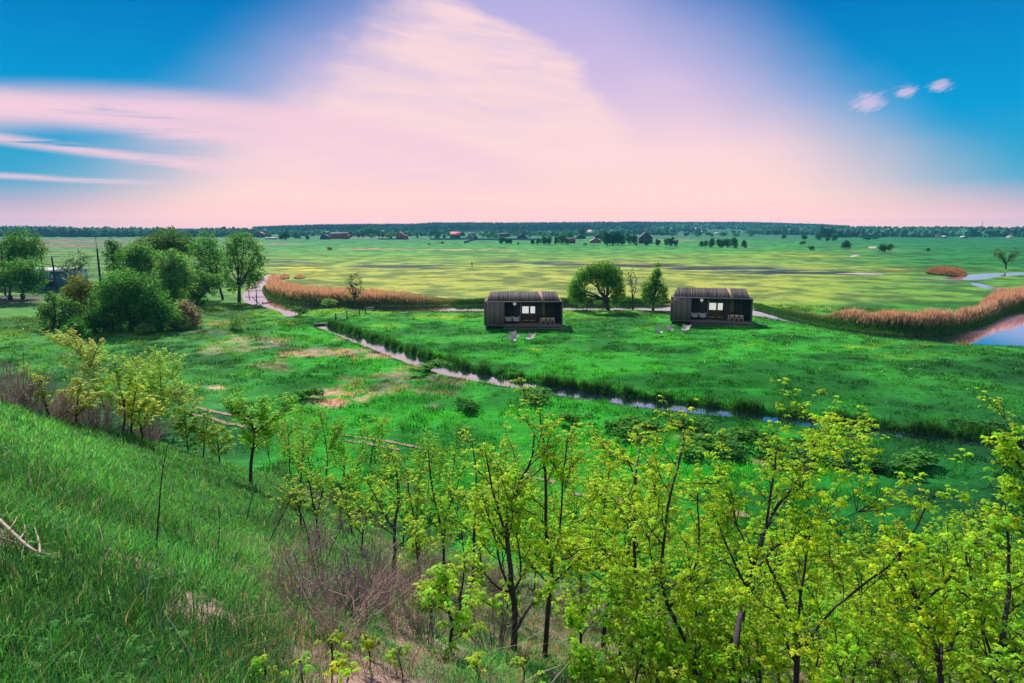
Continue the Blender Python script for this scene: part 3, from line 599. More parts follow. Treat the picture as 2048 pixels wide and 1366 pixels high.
# ------------------------------------------------------------------ trees by the river
lobe_tree('arching_willow_tree', (1217, 620), [(1207, 540, 18), (1185, 545, 17), (1165, 555, 17), (1225, 550, 18), (1152, 575, 15), (1150, 592, 13), (1168, 590, 11), (1232, 570, 16), (1237, 590, 13), (1228, 603, 10), (1205, 565, 13), (1163, 603, 8), (1197, 600, 7)],
          'big willow with an arching crown between the two cabins', group='trees on the river bank', col=(.045, .155, .018), card=.22, trunk_r=.34, droop=1.1, aspect=.4, dens=1.7)
lobe_tree('bare_crooked_tree', (1267, 620), [(1262, 545, 9), (1256, 548, 7), (1272, 552, 7)], 'bare crooked tree between the two riverside willows', group='trees on the river bank', dens=0, bare=True, trunk_r=.14)
lobe_tree('narrow_willow_tree', (1305, 620), [(1314, 545, 9), (1310, 560, 13), (1300, 575, 14), (1322, 575, 11), (1293, 590, 12), (1327, 592, 11), (1305, 600, 12), (1316, 528, 5)],
          'narrow willow with bare top twigs left of the right-hand cabin', group='trees on the river bank', col=(.045, .155, .02), dens=1.3, card=.22, trunk_r=.26, droop=.9)
lobe_tree('sparse_pollard_tree', (709, 614), [(702, 560, 9), (710, 552, 8), (720, 565, 8), (700, 578, 8), (722, 580, 7), (708, 590, 8)], 'sparse thin-stemmed tree standing before the reed bed', group='trees on the river bank', col=(.09, .17, .06), card=.17, dens=.35, bare=True, trunk_r=.1)
lobe_tree('stunted_willow_tree', (662, 613), [(652, 604, 7), (660, 602, 6), (668, 603, 5)], 'stunted little willow with a pale trunk on the near bank', group='trees on the river bank', col=(.08, .2, .06), card=.16, trunk_r=.1)
lobe_tree('forked_tree', (2012, 538), [(1996, 505, 9), (2002, 512, 8), (2030, 505, 8), (2022, 515, 7), (2010, 520, 6)], 'V-forked thin tree on the far bank at the right edge', group='trees on the river bank', col=(.05, .13, .03), dens=.45, bare=True, card=.35, trunk_r=.25)

# ------------------------------------------------------------------ cabins
def plank_mat(name, c0, c1, scale, axis=0):
    m = bpy.data.materials.new(name); m.use_nodes = True; nt = m.node_tree; p = nt.nodes['Principled BSDF']; b = N(nt)
    p.inputs['Roughness'].default_value = .85; p.inputs['Specular IOR Level'].default_value = .2
    tc = nt.nodes.new('ShaderNodeTexCoord'); s = nt.nodes.new('ShaderNodeSeparateXYZ'); nt.links.new(tc.outputs['Object'], s.inputs[0])
    fx = b.m('FLOOR', b.m('MULTIPLY', s.outputs[axis], scale)); fr = b.m('FRACT', b.m('MULTIPLY', s.outputs[axis], scale))
    wn = nt.nodes.new('ShaderNodeTexWhiteNoise'); wn.noise_dimensions = '1D'; nt.links.new(fx, wn.inputs['W'])
    gr = b.noise(b.xyz(b.m('MULTIPLY', s.outputs[axis], 18.), b.m('MULTIPLY', s.outputs[2], .8), b.m('MULTIPLY', s.outputs[1 - axis], .8)), 1.5, 4, .6)
    f = b.m('MULTIPLY', b.m('MULTIPLY_ADD', wn.outputs[0], .6, b.m('MULTIPLY', gr, .5)), b.ss(b.m('ABSOLUTE', b.m('SUBTRACT', fr, .5)), .49, .42), clamp=True)
    nt.links.new(b.mix(f, c0, c1), p.inputs['Base Color'])
    return m
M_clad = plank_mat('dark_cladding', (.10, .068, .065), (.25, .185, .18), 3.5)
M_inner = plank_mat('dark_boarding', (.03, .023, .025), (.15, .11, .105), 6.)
M_shingle = plank_mat('roof_boards', (.03, .023, .026), (.17, .138, .14), 6.5)
M_deck = plank_mat('deck_boards', (.13, .11, .115), (.28, .245, .255), .01, 0)
M_frame = mat('grey_frame', (.22, .20, .21), .7, var=.2)
M_strip = mat('weathered_board', (.30, .20, .15), .85, var=.45, vscale=6)
M_brown = mat('brown_door_wood', (.13, .08, .035), .6, var=.3, vscale=8)
M_lamp = mat('white_lamp', (.8, .8, .82), .4, emit=(.25, .25, .25))
M_pane_glow = mat('white_pane_glow', (.7, .7, .7), .4, emit=(.42, .42, .41))  # white blinds in the door panes, weak glow added to lift them to white
M_ring = mat('lamp_ring', (.35, .35, .38), .4)
M_black = mat('black_metal', (.02, .02, .022), .5)
M_canvas = mat('grey_canvas', (.6, .52, .5), .85, var=.15, vscale=10)
M_oak = mat('pale_oak', (.52, .37, .27), .7, var=.25, vscale=12)
def cabin(base, s, side, rz=0.):
    B = G(*base); B[2] = Z(np.array([B[0]]), np.array([B[1] + 3]), False)[0]
    where = dict(left='the left-hand cabin', right='the right-hand cabin')[side]
    t = empty('timber_cabin', B, dict(left='dark timber cabin nearer the ditch head, with open porch', right='dark timber cabin farther right, beside the narrow willow')[side], 'cabin', 'dark timber cabins on the meadow', rz, s)
    W = 5.5; z0, z1 = .62, 3.92; y0, y1 = 1.1, 6.6; xl = -W + 2.78; rec = 2.3
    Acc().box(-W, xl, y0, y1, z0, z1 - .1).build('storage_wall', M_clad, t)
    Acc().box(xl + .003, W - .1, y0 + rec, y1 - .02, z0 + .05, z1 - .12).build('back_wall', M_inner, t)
    Acc().box(W - .1, W, y0 + .003, y1, z0, z1 - .1).build('side_wall', M_clad, t)
    Acc().box(-W - .02, W + .02, y0 - .03, y1, z0 - .14, z0).build('deck', M_deck, t)
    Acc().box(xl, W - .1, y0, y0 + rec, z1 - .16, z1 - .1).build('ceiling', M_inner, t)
    f = Acc(); f.box(-W - .02, W + .02, y0 - .04, y0 + .1, z1 - .098, z1 + .02)
    f.box(-W - .025, -W + .05, y0 - .035, y0 - .003, z0 + .003, z1 - .1); f.box(W - .07, W + .025, y0 - .035, y0 - .003, z0 + .003, z1 - .1)
    f.box(xl - .05, xl + .03, y0 - .035, y0 - .003, z0 + .003, z1 - .1); f.build('front_frame', M_frame, t)
    Acc().box(-.46, -.38, y0 - .035, y0 + .05, z0 + .003, z1 - .1).build('post', M_frame, t)
    Acc().box(-4.18, -4.15, y0 - .02, y0 - .002, z0 + .02, z1 - .1).build('panel_seam', M_frame, t)
    # roof: steep front slope, shorter ridge
    r = Acc(); e, k, zr = 5.1, 4.75, 5.05; ye, yr, yb = y0 + .15, y0 + 2.75, y1
    V = [(-e, ye, z1 + .02), (e, ye, z1 + .02), (k, yr, zr), (-k, yr, zr), (-e, yb, z1 + .02), (e, yb, z1 + .02)]
    r.add(V, [np.array([(0, 1, 2, 3), (5, 4, 3, 2), (0, 4, 5, 1)]), np.array([(1, 5, 2), (4, 0, 3)])])
    rf = r.build('roof', M_shingle, t)
    b_ = Acc(); n_ = 56                      # uneven raised boards
    for q in range(n_):
        xa = -1 + 2 * (q + .5) / n_
        if .48 < xa < .565: continue
        wq = RNG.uniform(.03, .07); u0 = RNG.uniform(-.04, .02)
        p0 = np.array([xa * (e - .05), ye + u0, z1 + .05 + RNG.uniform(-.01, .03)]); p1 = np.array([xa * (k - .04), yr + .02, zr + .04 + RNG.uniform(-.02, .05)])
        b_.add([p0 - [wq, 0, 0], p0 + [wq, 0, 0], p1 + [wq, 0, 0], p1 - [wq, 0, 0], p0 - [wq, 0, .06], p0 + [wq, 0, -.06], p1 + [wq, 0, -.06], p1 - [wq, 0, .06]], np.array([(0, 1, 2, 3), (4, 5, 1, 0), (5, 6, 2, 1), (7, 4, 0, 3), (6, 7, 3, 2)]))
    b_.build('board', M_shingle, rf)
    s_ = Acc(); p0, p1 = np.array([.545 * e, ye - .06, z1 + .04]), np.array([.49 * k, yr, zr + .08])
    w_ = .21; s_.add([p0 - [w_, 0, 0], p0 + [w_, 0, 0], p1 + [w_, 0, 0], p1 - [w_, 0, 0], p0 - [w_, 0, -.07], p0 + [w_, 0, .07], p1 + [w_, 0, .07], p1 - [w_, 0, -.07]], np.array([(4, 5, 6, 7), (0, 1, 5, 4), (1, 2, 6, 5), (3, 0, 4, 7), (2, 3, 7, 6)]))
    s_.build('pale_board', M_strip, rf)
    Acc().box(2.72, 3.14, y0 + rec - .08, y0 + rec - .003, z0 + 1.1, z1 - .17).build('wall_board', M_strip, t)
    for q, (za, zb, xa, xb, ya, yb_) in enumerate(((.40, .54, xl, W + .16, y0 - .42, y0 - .035), (.16, .30, xl - .08, W + .4, y0 - .95, y0 - .45))):
        Acc().box(xa, xb, ya, yb_, za, zb).build('step', M_deck, t)
    for xx in (-4.9, -1.5, 1.8, 5.0):
        for yy in (y0 + .5, y1 - .6): Acc().box(xx - .12, xx + .12, yy - .12, yy + .12, -.35, z0 - .141).build('foundation_post', M_black, t)
    # door
    yd = y0 + rec - .003; x0, x1 = -.26, 1.92; zt = z0 + 2.72
    d = Acc().box(x0, x1, yd - .06, yd, z0 + .03, zt).build('door', M_brown, t)
    fr = Acc(); yf = yd - .10
    for a0, a1, c0, c1 in ((x0, x0 + .09, z0 + .03, zt), (x1 - .09, x1, z0 + .03, zt), (x0 + .09, x1 - .09, zt - .12, zt), (.86, .99, z0 + .03, zt - .12)): fr.box(a0, a1, yf, yd - .063, c0, c1)
    fr.build('door_frame', M_brown, d)
    Acc().box(-.14, .80, yd - .085, yd - .063, z0 + 1.36, z0 + 2.36).build('pane', M_pane_glow, d)
    Acc().box(1.04, 1.70, yd - .085, yd - .063, z0 + 1.36, z0 + 2.36).build('pane', M_pane_glow, d)
    for a0, a1 in ((-.17, .83), (1.01, 1.73)):
        gd = Acc(); gd.box(a0, a1, yd - .095, yd - .0645, z0 + 1.28, z0 + 1.355); gd.box(a0, a1, yd - .095, yd - .0645, z0 + 2.365, z0 + 2.41)
        gd.box(a0, a0 + .028, yd - .095, yd - .0645, z0 + 1.355, z0 + 2.365); gd.box(a1 - .028, a1, yd - .095, yd - .0645, z0 + 1.355, z0 + 2.365); gd.build('pane_frame', M_black, d)
    pn = Acc()
    for a0, a1 in ((-.14, .80), (1.04, 1.75)): pn.box(a0, a1, yd - .08, yd - .063, z0 + .25, z0 + .38)
    pn.build('kick_board', M_oak, d)
    Acc().box(-.36, -.29, yd - .16, yd - .01, z0 + 1.42, z0 + 1.72).build('handle', M_ring, d)
    # round lamp
    a = np.linspace(0, 2 * math.pi, 25)[:-1]; lx, lz = -1.22, z0 + 2.72
    def disc(R, ya, yb):
        V = [(lx + R * math.cos(q), ya, lz + R * math.sin(q)) for q in a] + [(lx + R * math.cos(q), yb, lz + R * math.sin(q)) for q in a]
        k = np.arange(24); return V, [np.stack([k, (k + 1) % 24, (k + 1) % 24 + 24, k + 24], 1), np.array([list(range(24))])]
    lm = Acc().add(*disc(.22, yd - .10, yd)).build('wall_lamp', M_lamp, t)
    Acc().add(*disc(.07, yd - .12, yd - .101)).build('lamp_boss', M_ring, lm)
    # loose things on the porch
    cr_, sr_ = math.cos(rz), math.sin(rz)
    def P(x, y): return (B[0] + (x * cr_ - y * sr_) * s, B[1] + (x * sr_ + y * cr_) * s, B[2] + z0 * s)
    for q, xx in enumerate((-2.1, -1.02)):
        sling(P(xx, y0 + 1.2), .1 + rz, ('left' if q == 0 else 'right') + '-hand grey sling chair of the pair on the porch of ' + where, 'sling chairs on the porches', s * .92)
    tx = 3.45; tp = empty('dining_table', P(tx, y0 + 1.25), 'pale oak dining table on the porch of ' + where, 'table', 'dining tables on the porches', rz, s)
    Acc().box(-1.05, 1.05, -.42, .42, .74, .80).build('table_top', M_oak, tp)
    for xx in (-.97, .97):
        for yy in (-.34, .34): Acc().box(xx - .07, xx + .07, yy - .05, yy + .05, 0, .739).build('leg', M_oak, tp)
    for q, xx in enumerate((-.58, .05, .66)):
        c = empty('dining_chair', P(tx + xx, y0 + .55), ('left', 'middle', 'right')[q] + ' oak chair drawn up to the table on the porch of ' + where, 'chair', 'oak chairs at the porch tables', rz, s)
        Acc().box(-.22, .22, -.2, .22, .44, .50).build('seat', M_oak, c)
        Acc().box(-.22, .22, -.26, -.203, .56, .98).build('backrest', M_oak, c)
        for xx2 in (-.2, .2):
            Acc().box(xx2 - .028, xx2 + .028, -.26, -.203, 0, .557).build('leg', M_oak, c); Acc().box(xx2 - .028, xx2 + .028, .15, .20, 0, .437).build('leg', M_oak, c)
    return t
def sling(loc, rz, label, group, s=1.):
    t = empty('sling_chair', loc, label, 'chair', group, rz, s)
    # butterfly sling: four corners, two high back horns, two lower front wings
    n = 9; u = np.linspace(-1, 1, n); V = []
    for a in u:            # a: across
        for c in u:        # c: front(-1) to back(+1)
            back = (c + 1) / 2; w_ = .34 + .18 * back * abs(c) + .12 * (1 - back) ** 2
            x_ = a * w_ * 1.25; y_ = -.42 + .85 * back
            z_ = .42 + .55 * back ** 1.8 + (.20 * back + .16 * (1 - back)) * abs(a) ** 2.2 - .12 * math.sin(back * math.pi)
            V.append((x_, y_, z_))
    V = np.array(V); i = np.arange(n - 1)[:, None] * n; j = np.arange(n - 1)[None]
    Fq = np.stack([i + j, i + n + j, i + n + j + 1, i + j + 1], -1).reshape(-1, 4)
    Vb = V - [0, 0, .02]; A_ = Acc(); A_.add(V, Fq); A_.add(Vb, Fq[:, ::-1]); A_.build('sling_seat', M_canvas, t, smooth=True)
    fr = Acc(); cr = [V[0], V[n * (n - 1)], V[n - 1], V[-1]]    # front-left, front-right, back-left, back-right
    ft = [(-.3, -.32, 0), (.3, -.32, 0), (-.3, .32, 0), (.3, .32, 0)]
    for a_, b_ in ((cr[0], ft[3]), (cr[1], ft[2]), (cr[2], ft[1]), (cr[3], ft[0])): fr.tube(curve(a_, b_, 4, 0.), .014, 5)
    for a_, b_ in ((ft[0], ft[1]), (ft[2], ft[3])): fr.tube(curve(a_, b_, 3, 0.), .014, 5)
    fr.build('wire_frame', M_black, t)
    return t
cabin((1047, 660), 1.0, 'left'); cabin((1421, 653.5), 1.035, 'right', -.24)
for (px, py, rz, lab) in ((1029, 681, .7, 'grey sling chair on the grass, the rear of the overlapping pair before the left cabin'), (1024, 688, 1.0, 'grey sling chair on the grass nearest the viewer, before the left cabin'), (1061, 683, -.7, 'lone grey sling chair facing the pair on the grass before the left cabin'),
                          (1317, 672, 1.0, 'leftmost of three sling chairs on the grass by the right cabin'), (1338, 668, .6, 'middle of three sling chairs on the grass by the right cabin'), (1371, 668, -.7, 'rightmost of three sling chairs, by the steps of the right cabin')):
    L = G(px, py); L[2] = Z(L[:1], L[1:2], False)[0] + .02; sling(L, rz, lab, 'sling chairs on the grass', 1.0)

# ------------------------------------------------------------------ fence, culvert, jetty
M_rail = mat('grey_rail', (.33, .28, .27), .85, var=.3, vscale=8)
def zat(p): return float(Z(np.array([p[0]]), np.array([p[1]]))[0])
def rail_fence(posts, hh, label):
    P = [G(*p) for p in posts]
    for p in P: p[2] = max(zat(p), -.2)
    t = empty('rail_fence', P[0], label, 'fence', 'rail fences at the ditch head'); O = P[0]
    for p in P:
        Acc().tube(curve(p - O - [0, 0, .3], p - O + [0, 0, hh * RNG.uniform(1., 1.25)], 4, .02), .1, 6).build('post', M_bark, t)
    for a_, b_ in zip(P[:-1], P[1:]):
        for k in (.45, .85): Acc().tube(curve(a_ - O + [0, 0, hh * k], b_ - O + [0, 0, hh * k], 4, .02), .06, 5).build('rail', M_rail, t)
rail_fence([(672, 643), (694, 636), (719, 631)], 1.15, 'grey rail fence running up from the ditch head')
rail_fence([(731, 628), (748, 621)], 1.0, 'short grey rail fence piece beside the river bank')
a_, b_ = G(628, 649), G(662, 646); t = empty('culvert', a_, 'dark timber culvert wall at the head of the ditch', 'culvert')
d_ = b_ - a_; A_ = Acc(); nrm = np.array([-d_[1], d_[0], 0]) / np.linalg.norm(d_) * .15
for z_a, z_b in ((-.9, -.02), (.0, .1)):
    V = [p + q * nrm + [0, 0, z] for z in (z_a, z_b) for q in (-1, 1) for p in (np.zeros(3), d_)]
    A_ = Acc().add(V, np.array([(0, 2, 3, 1), (4, 5, 7, 6), (0, 1, 5, 4), (2, 6, 7, 3), (0, 4, 6, 2), (1, 3, 7, 5)])); A_.build('retaining_wall' if z_a < -.5 else 'cap_beam', M_bark if z_a < -.5 else M_rail, t)
J = G(513, 600); t = empty('wooden_jetty', (J[0], J[1], -.4), 'broken wooden footway on posts in the river pool', 'jetty')
for q, (px, py) in enumerate(((498, 588), (513, 590), (531, 586), (513, 600), (525, 604))):
    p = G(px, py) - J; Acc().tube([p - [0, 0, .6], p + [0, 0, 1.5 if q < 4 else .5]], .08, 6).build('post', M_bark, t)
Acc().tube([G(490, 587) - J + [0, 0, .9], G(548, 586) - J + [0, 0, 1.0]], .08, 5).build('walkway_beam', M_rail, t)
Acc().tube([G(505, 603) - J + [0, 0, 1.2], G(524, 611) - J + [0, 0, .2]], .08, 5).build('brace', M_bark, t)
Acc().tube([G(524, 606) - J + [0, 0, .35], G(545, 603) - J + [0, 0, .35]], .07, 5).build('rail', M_bark, t)

# ------------------------------------------------------------------ yard at the left edge
M_blue = mat('blue_sheet', (.03, .16, .28), .6, var=.15, vscale=1); M_roofp = mat('pale_roof', (.34, .33, .38), .7, var=.2); M_white = mat('white_plaster', (.5, .5, .55), .8, var=.1)
def gable(name, label, cat, px0, px1, pyb, hpx, rpx, wallm, roofm, depth=8., Y=None, group=None, windows=0, chimney=False, ridge='x', over=.3, base_down=.3, winm=None, hip=0.):
    B = G((px0 + px1) / 2, pyb) if Y is None else at((px0 + px1) / 2, pyb, Y)
    if Y is None: B[2] = zat(B)
    s = mpp(B[1], B[2]); w_ = (px1 - px0) * s; h = hpx * s; rh = rpx * s
    t = empty(name, B, label, cat, group)
    wl = Acc(); X = w_ / 2
    wl.box(-X, X, 0, depth, -base_down, h)
    if ridge != 'x': wl.add([(-X, .0, h), (X, .0, h), (0, .0, h + rh), (-X, depth, h), (X, depth, h), (0, depth, h + rh)], np.array([(0, 1, 2), (4, 3, 5)]))
    else: wl.add([(-X, 0, h), (-X, depth, h), (-X, depth / 2, h + rh), (X, 0, h), (X, depth, h), (X, depth / 2, h + rh)], np.array([(1, 0, 2), (3, 4, 5)])) if not hip else None
    wl.build('wall', wallm, t)
    r = Acc(); o = over; tk = .15
    if ridge == 'x':
        for sgn in (0, 1):
            ya, yb = (-o, depth / 2) if sgn == 0 else (depth + o, depth / 2); zs = h - rh * o / (depth / 2)
            hx = hip * X
            V = [(-X - o, ya, zs), (X + o, ya, zs), (X + o - hx, yb, h + rh), (-X - o + hx, yb, h + rh)]; V = V + [(a, b2, c + tk) for a, b2, c in V]
            r.add(V, np.array([(0, 1, 2, 3), (7, 6, 5, 4), (0, 4, 5, 1), (1, 5, 6, 2), (3, 7, 4, 0), (2, 6, 7, 3)]))
    else:
        for sg in (-1, 1):
            zs = h - rh * o / X
            V = [(sg * (X + o), -o, zs), (sg * (X + o), depth + o, zs), (0, depth + o, h + rh), (0, -o, h + rh)]; V = V + [(a, b2, c + tk) for a, b2, c in V]
            r.add(V, np.array([(0, 1, 2, 3), (7, 6, 5, 4), (0, 4, 5, 1), (1, 5, 6, 2), (3, 7, 4, 0), (2, 6, 7, 3)]))
    rf = r.build('roof', roofm, t)
    if chimney: Acc().box(X * .3, X * .3 + .7, depth * .45, depth * .45 + .7, h + rh * .6, h + rh + 1.0).build('chimney', M_brick, rf)
    for k in range(windows):
        cx = -X + w_ * (k + .5) / windows; f = Acc().box(cx - w_ / windows * .2, cx + w_ / windows * .2, -.06, -.003, h * .35, h * .8).build('window', winm or M_dark, t)
    return t
M_brick = mat('red_brick', (.28, .07, .07), .85, var=.3, vscale=1.5); M_dark = mat('dark_glass', (.02, .025, .04), .2)
M_redroof = mat('red_roof', (.55, .06, .10), .7, var=.2); M_darkroof = mat('dark_roof', (.03, .03, .06), .8, var=.3); M_pinkroof = mat('pink_roof', (.55, .3, .3), .8, var=.2)
M_timber = mat('dark_timber', (.04, .035, .06), .85, var=.3); M_bluef = mat('blue_fence', (.05, .16, .22), .8, var=.2)
sh = gable('metal_shed', 'long blue metal shed behind the willows at the left edge', 'shed', 40, 128, 582, 38, 5, M_blue, M_roofp, 9., windows=0)
gable('white_hut', 'small white hut at the left edge of the photo', 'hut', -22, 20, 584, 13, 3, M_white, M_roofp, 5.)
def leanpole(acc, p0, p1, r0, r1): acc.tube(curve(p0, p1, 3, 0.), np.linspace(r0, r1, 3), 7)
B = G(98, 584); Y = B[1]; t = empty('transformer_station', B, 'two-pole transformer frame standing before the blue shed', 'transformer')
for (xa, ya, xb, yb) in ((91, 582, 82, 514), (114, 580, 103, 513)):
    A_ = Acc(); leanpole(A_, at(xa, ya, Y) - B, at(xb, yb, Y) - B, .22, .15); A_.build('pole', M_timber, t)
Acc().tube([at(76, 514.5, Y) - B, at(120, 513, Y) - B], .09, 6).build('crossbar', M_roofp, t)
Acc().tube([at(86, 528, Y) - B, at(112, 531, Y) - B], .1, 6).build('crossbar', M_timber, t)
Acc().tube([at(82, 554, Y) - B, at(123, 558, Y) - B], .12, 6).build('crossbar', M_timber, t)
q = at(101, 566, Y) - B; Acc().box(q[0] - .6, q[0] + .6, -.4, .4, q[2] - .7, q[2] + .5).build('transformer_tank', M_black, t)
for px in (92, 98, 105): p = at(px, 555, Y) - B; Acc().tube([p + [0, -.1, -.1], p + [0, -.1, .45]], [.1, .06], 6).build('insulator', M_white, t)
def pole_thing(name, label, cat, px0, py0, px1, py1, r0, r1, arm=None, Y=None):
    B = G(px0, py0) if Y is None else at(px0, py0, Y); t = empty(name, B, label, cat); A_ = Acc(); leanpole(A_, [0, 0, -.3], at(px1, py1, B[1]) - B, r0, r1); A_.build('pole', M_timber, t)
    if arm:
        for (xa, ya, xb, yb) in arm: Acc().tube([at(xa, ya, B[1]) - B, at(xb, yb, B[1]) - B], .09, 5).build('crossarm', M_roofp, t)
    return t
pole_thing('utility_pole', 'dark utility pole with a pale crossarm at the left edge', 'utility pole', 11, 592, 2, 488, .2, .13, [(-8, 512, 16, 517)])
mt = pole_thing('mast', 'leaning dark mast rising beyond the grove', 'mast', 202, 575, 194, 497, .3, .18, [(190, 536, 206, 535)]); B = Vector(mt.location)
A_ = Acc(); Bn = np.array(B); leanpole(A_, at(194, 498, B[1]) - Bn, at(190.5, 473, B[1]) - Bn, .06, .04); A_.build('aerial', M_timber, mt)
for (px, py, lab) in ((21, 600, 'dark tub at the foot of the leftmost willows'), (46, 597, 'dark stump-like tub on the bare soil heap')):
    B = G(px, py); B[2] = zat(B); tag(Acc().tube([(0, 0, -.1), (0, 0, .02), (0, 0, .5), (0, 0, .98), (0, 0, 1.0), (0, 0, .99), (0, 0, .8)], [.3, .36, .42, .44, .40, .36, .01], 14).build('plant_tub', M_black, None, B, True), lab, 'tub', 'tubs on the bare soil')

# ------------------------------------------------------------------ village
gable('brick_house', 'red brick house with a side wing, left of centre in the village', 'house', 792, 806, 479, 11, 4, M_brick, M_pinkroof, 8, windows=2, chimney=True, ridge='y')
gable('brick_barn', 'low red brick barn against the left brick house', 'barn', 805.5, 815, 479, 7, 2, M_brick, M_darkroof, 7, windows=2)
gable('red_roofed_house', 'dark house under a plain red roof behind the blue fence', 'house', 901, 920, 477, 7, 6, M_timber, M_redroof, 8, windows=2, chimney=True)
gable('gabled_house', 'house with bright pink-red gable roof right of the blue fence', 'house', 1034, 1055, 478, 4, 7, M_timber, M_redroof, 8, windows=2, ridge='y')
gable('timber_barn', 'large dark steep-roofed barn right of the village trees', 'barn', 1280, 1305, 487, 11, 11, M_timber, M_darkroof, 12, ridge='y')
gable('hip_roofed_house', 'tall house with a pale hipped roof above the dark roofs', 'house', 1173, 1187, 471, 6, 5, M_timber, M_pinkroof, 9, windows=3, hip=.6)
gable('dark_roofed_house', 'dark-roofed house left of the tall hip-roofed one', 'house', 1153, 1171, 478, 4, 6, M_timber, M_darkroof, 9, windows=2, ridge='y')
gable('ruined_brick_house', 'unfinished pink brick house with stubby stacks beside the dark roofs', 'house', 1134, 1151, 487, 9, 2, M_brick, M_darkroof, 8, windows=3, chimney=True)
gable('pink_roofed_house', 'low house with a pink roof in front of the dark roofs', 'house', 1181, 1202, 486, 4, 6, M_brick, M_pinkroof, 8, windows=2, ridge='y')
gable('dark_gabled_house', 'dark gabled house right of the pink-roofed one', 'house', 1190, 1208, 477, 4, 6, M_timber, M_darkroof, 8, windows=1, ridge='y')
gable('long_brick_building', 'long dark brick building among trees left of the village', 'house', 660, 694, 478, 10, 3, M_brick, M_darkroof, 14, windows=6)
gable('low_dark_house', 'low dark house left of the long brick building', 'house', 640, 658, 479, 5, 5, M_timber, M_darkroof, 9, windows=2, ridge='y')
gable('white_roofed_house', 'house with a bright white roof above the low dark house', 'house', 644, 656, 470, 4, 3, M_timber, M_white, 8)
gable('red_white_house', 'red and white house at the left end of the village', 'house', 512, 527, 475, 7, 4, M_dark, M_redroof, 8, windows=2, ridge='y')
gable('flat_shed', 'flat pale shed at the left end of the village', 'shed', 530, 552, 479, 3, 1, M_pinkroof, M_white, 6)
gable('dark_barn', 'dark barn behind the small tree pair near the blue fence', 'barn', 1000, 1019, 474, 6, 2, M_timber, M_darkroof, 8)
gable('pale_house', 'pale grey house right of the red-roofed house', 'house', 936, 950, 475, 7, 3, M_roofp, M_darkroof, 8, windows=2)
def board_fence(pts, hh, label):
    P = [G(*p) for p in pts]; O = P[0].copy(); O[2] = zat(O); t = empty('board_fence', O, label, 'fence', 'board fences of the village')
    A_ = Acc()
    for a_, b_ in zip(P[:-1], P[1:]):
        za, zb = zat(a_), zat(b_); n_ = np.array([0, .12, 0]); V = []
        for (p, z) in ((a_, za), (b_, zb)):
            for q in (0, 1): V += [p * [1, 1, 0] + n_ * q + [0, 0, z - .2] - O, p * [1, 1, 0] + n_ * q + [0, 0, z + hh] - O]
        A_.add(V, np.array([(0, 4, 5, 1), (2, 3, 7, 6), (1, 5, 7, 3)]))
    A_.build('boarding', M_bluef, t)
    for p in P: Acc().box(p[0] - O[0] - .15, p[0] - O[0] + .15, p[1] - O[1] - .15, p[1] - O[1] - .003, -.2, hh + .15 + zat(p) - O[2]).build('post', M_timber, t)
board_fence([(860, 479.5), (900, 480), (935, 479), (955, 478.5)], 2.0, 'blue board fence in front of the red-roofed house')
board_fence([(928, 487), (950, 480), (1000, 480.5), (1034, 480), (1095, 481)], 2.0, 'blue board fence turning a corner left of the gabled house')
board_fence([(757, 479), (775, 479.3), (791, 479.6)], 1.6, 'low fence running left from the brick house')
# small far houses
specs = []
for k in range(13): specs.append((RNG.uniform(90, 480), RNG.uniform(463, 474), 'in the trees of the left ridge'))
for k in range(9): specs.append((RNG.uniform(560, 980), RNG.uniform(461, 468), 'in trees below the pine wood'))
for k in range(18): specs.append((RNG.uniform(1230, 1545), RNG.uniform(460, 469), 'on the far wooded slope right of the barn'))
for k in range(7): specs.append((RNG.uniform(1840, 2040), RNG.uniform(470, 476), 'in the tree belt at the right edge'))
specs.sort(); cnt = {}
ORD = ['first', 'second', 'third', 'fourth', 'fifth', 'sixth', 'seventh', 'eighth', 'ninth', 'tenth', 'eleventh', 'twelfth'] + ['%dth' % k for k in range(13, 300)]
for (px, py, wh) in specs:
    k = cnt[wh] = cnt.get(wh, 0) + 1; wd = RNG.uniform(4, 9); Y = np.interp(py, [456, 460, 466, 476], [2900, 2300, 1500, 900])
    B = at(px, py, Y); zz = zat(B); pyb = PX(B[0], Y, zz)[1]; rm = [M_white, M_white, M_pinkroof, M_roofp, M_redroof][RNG.integers(5)]
    nm = 'pale' if rm in (M_white, M_roofp) else 'pinkish' if rm is M_pinkroof else 'red'
    gable('distant_house', f'tiny {nm}-roofed house {wh}, {ORD[k-1]} from left', 'house', px - wd / 2, px + wd / 2, pyb, 2.2, 2, [M_white, M_roofp, M_timber][RNG.integers(3)], rm, 9, Y=Y, group='tiny houses on the far slopes', ridge='xy'[RNG.integers(2)], base_down=4)
# telecom tower
B = at(1963, 462, 2400); B[2] = zat(B); t = empty('telecom_tower', B, 'thin lattice tower on the skyline at far right', 'tower'); H = at(1963, 443, 2400)[2] - B[2]
A_ = Acc()
for sx, sy in ((-1, -1), (1, -1), (0, 1)): A_.tube([(sx * 2.2, sy * 2.2, 0), (sx * .5, sy * .5, H)], .35, 4)
for k in range(9): zz = H * k / 9; s_ = 2.2 - 1.7 * k / 9; A_.tube([(-s_, -s_, zz), (s_, -s_, zz + H / 18), (0, s_, zz + H / 9)], .25, 4)
A_.build('lattice', M_timber, t); Acc().tube([(0, 0, H), (0, 0, H + 6)], .3, 5).build('aerial', M_timber, t)

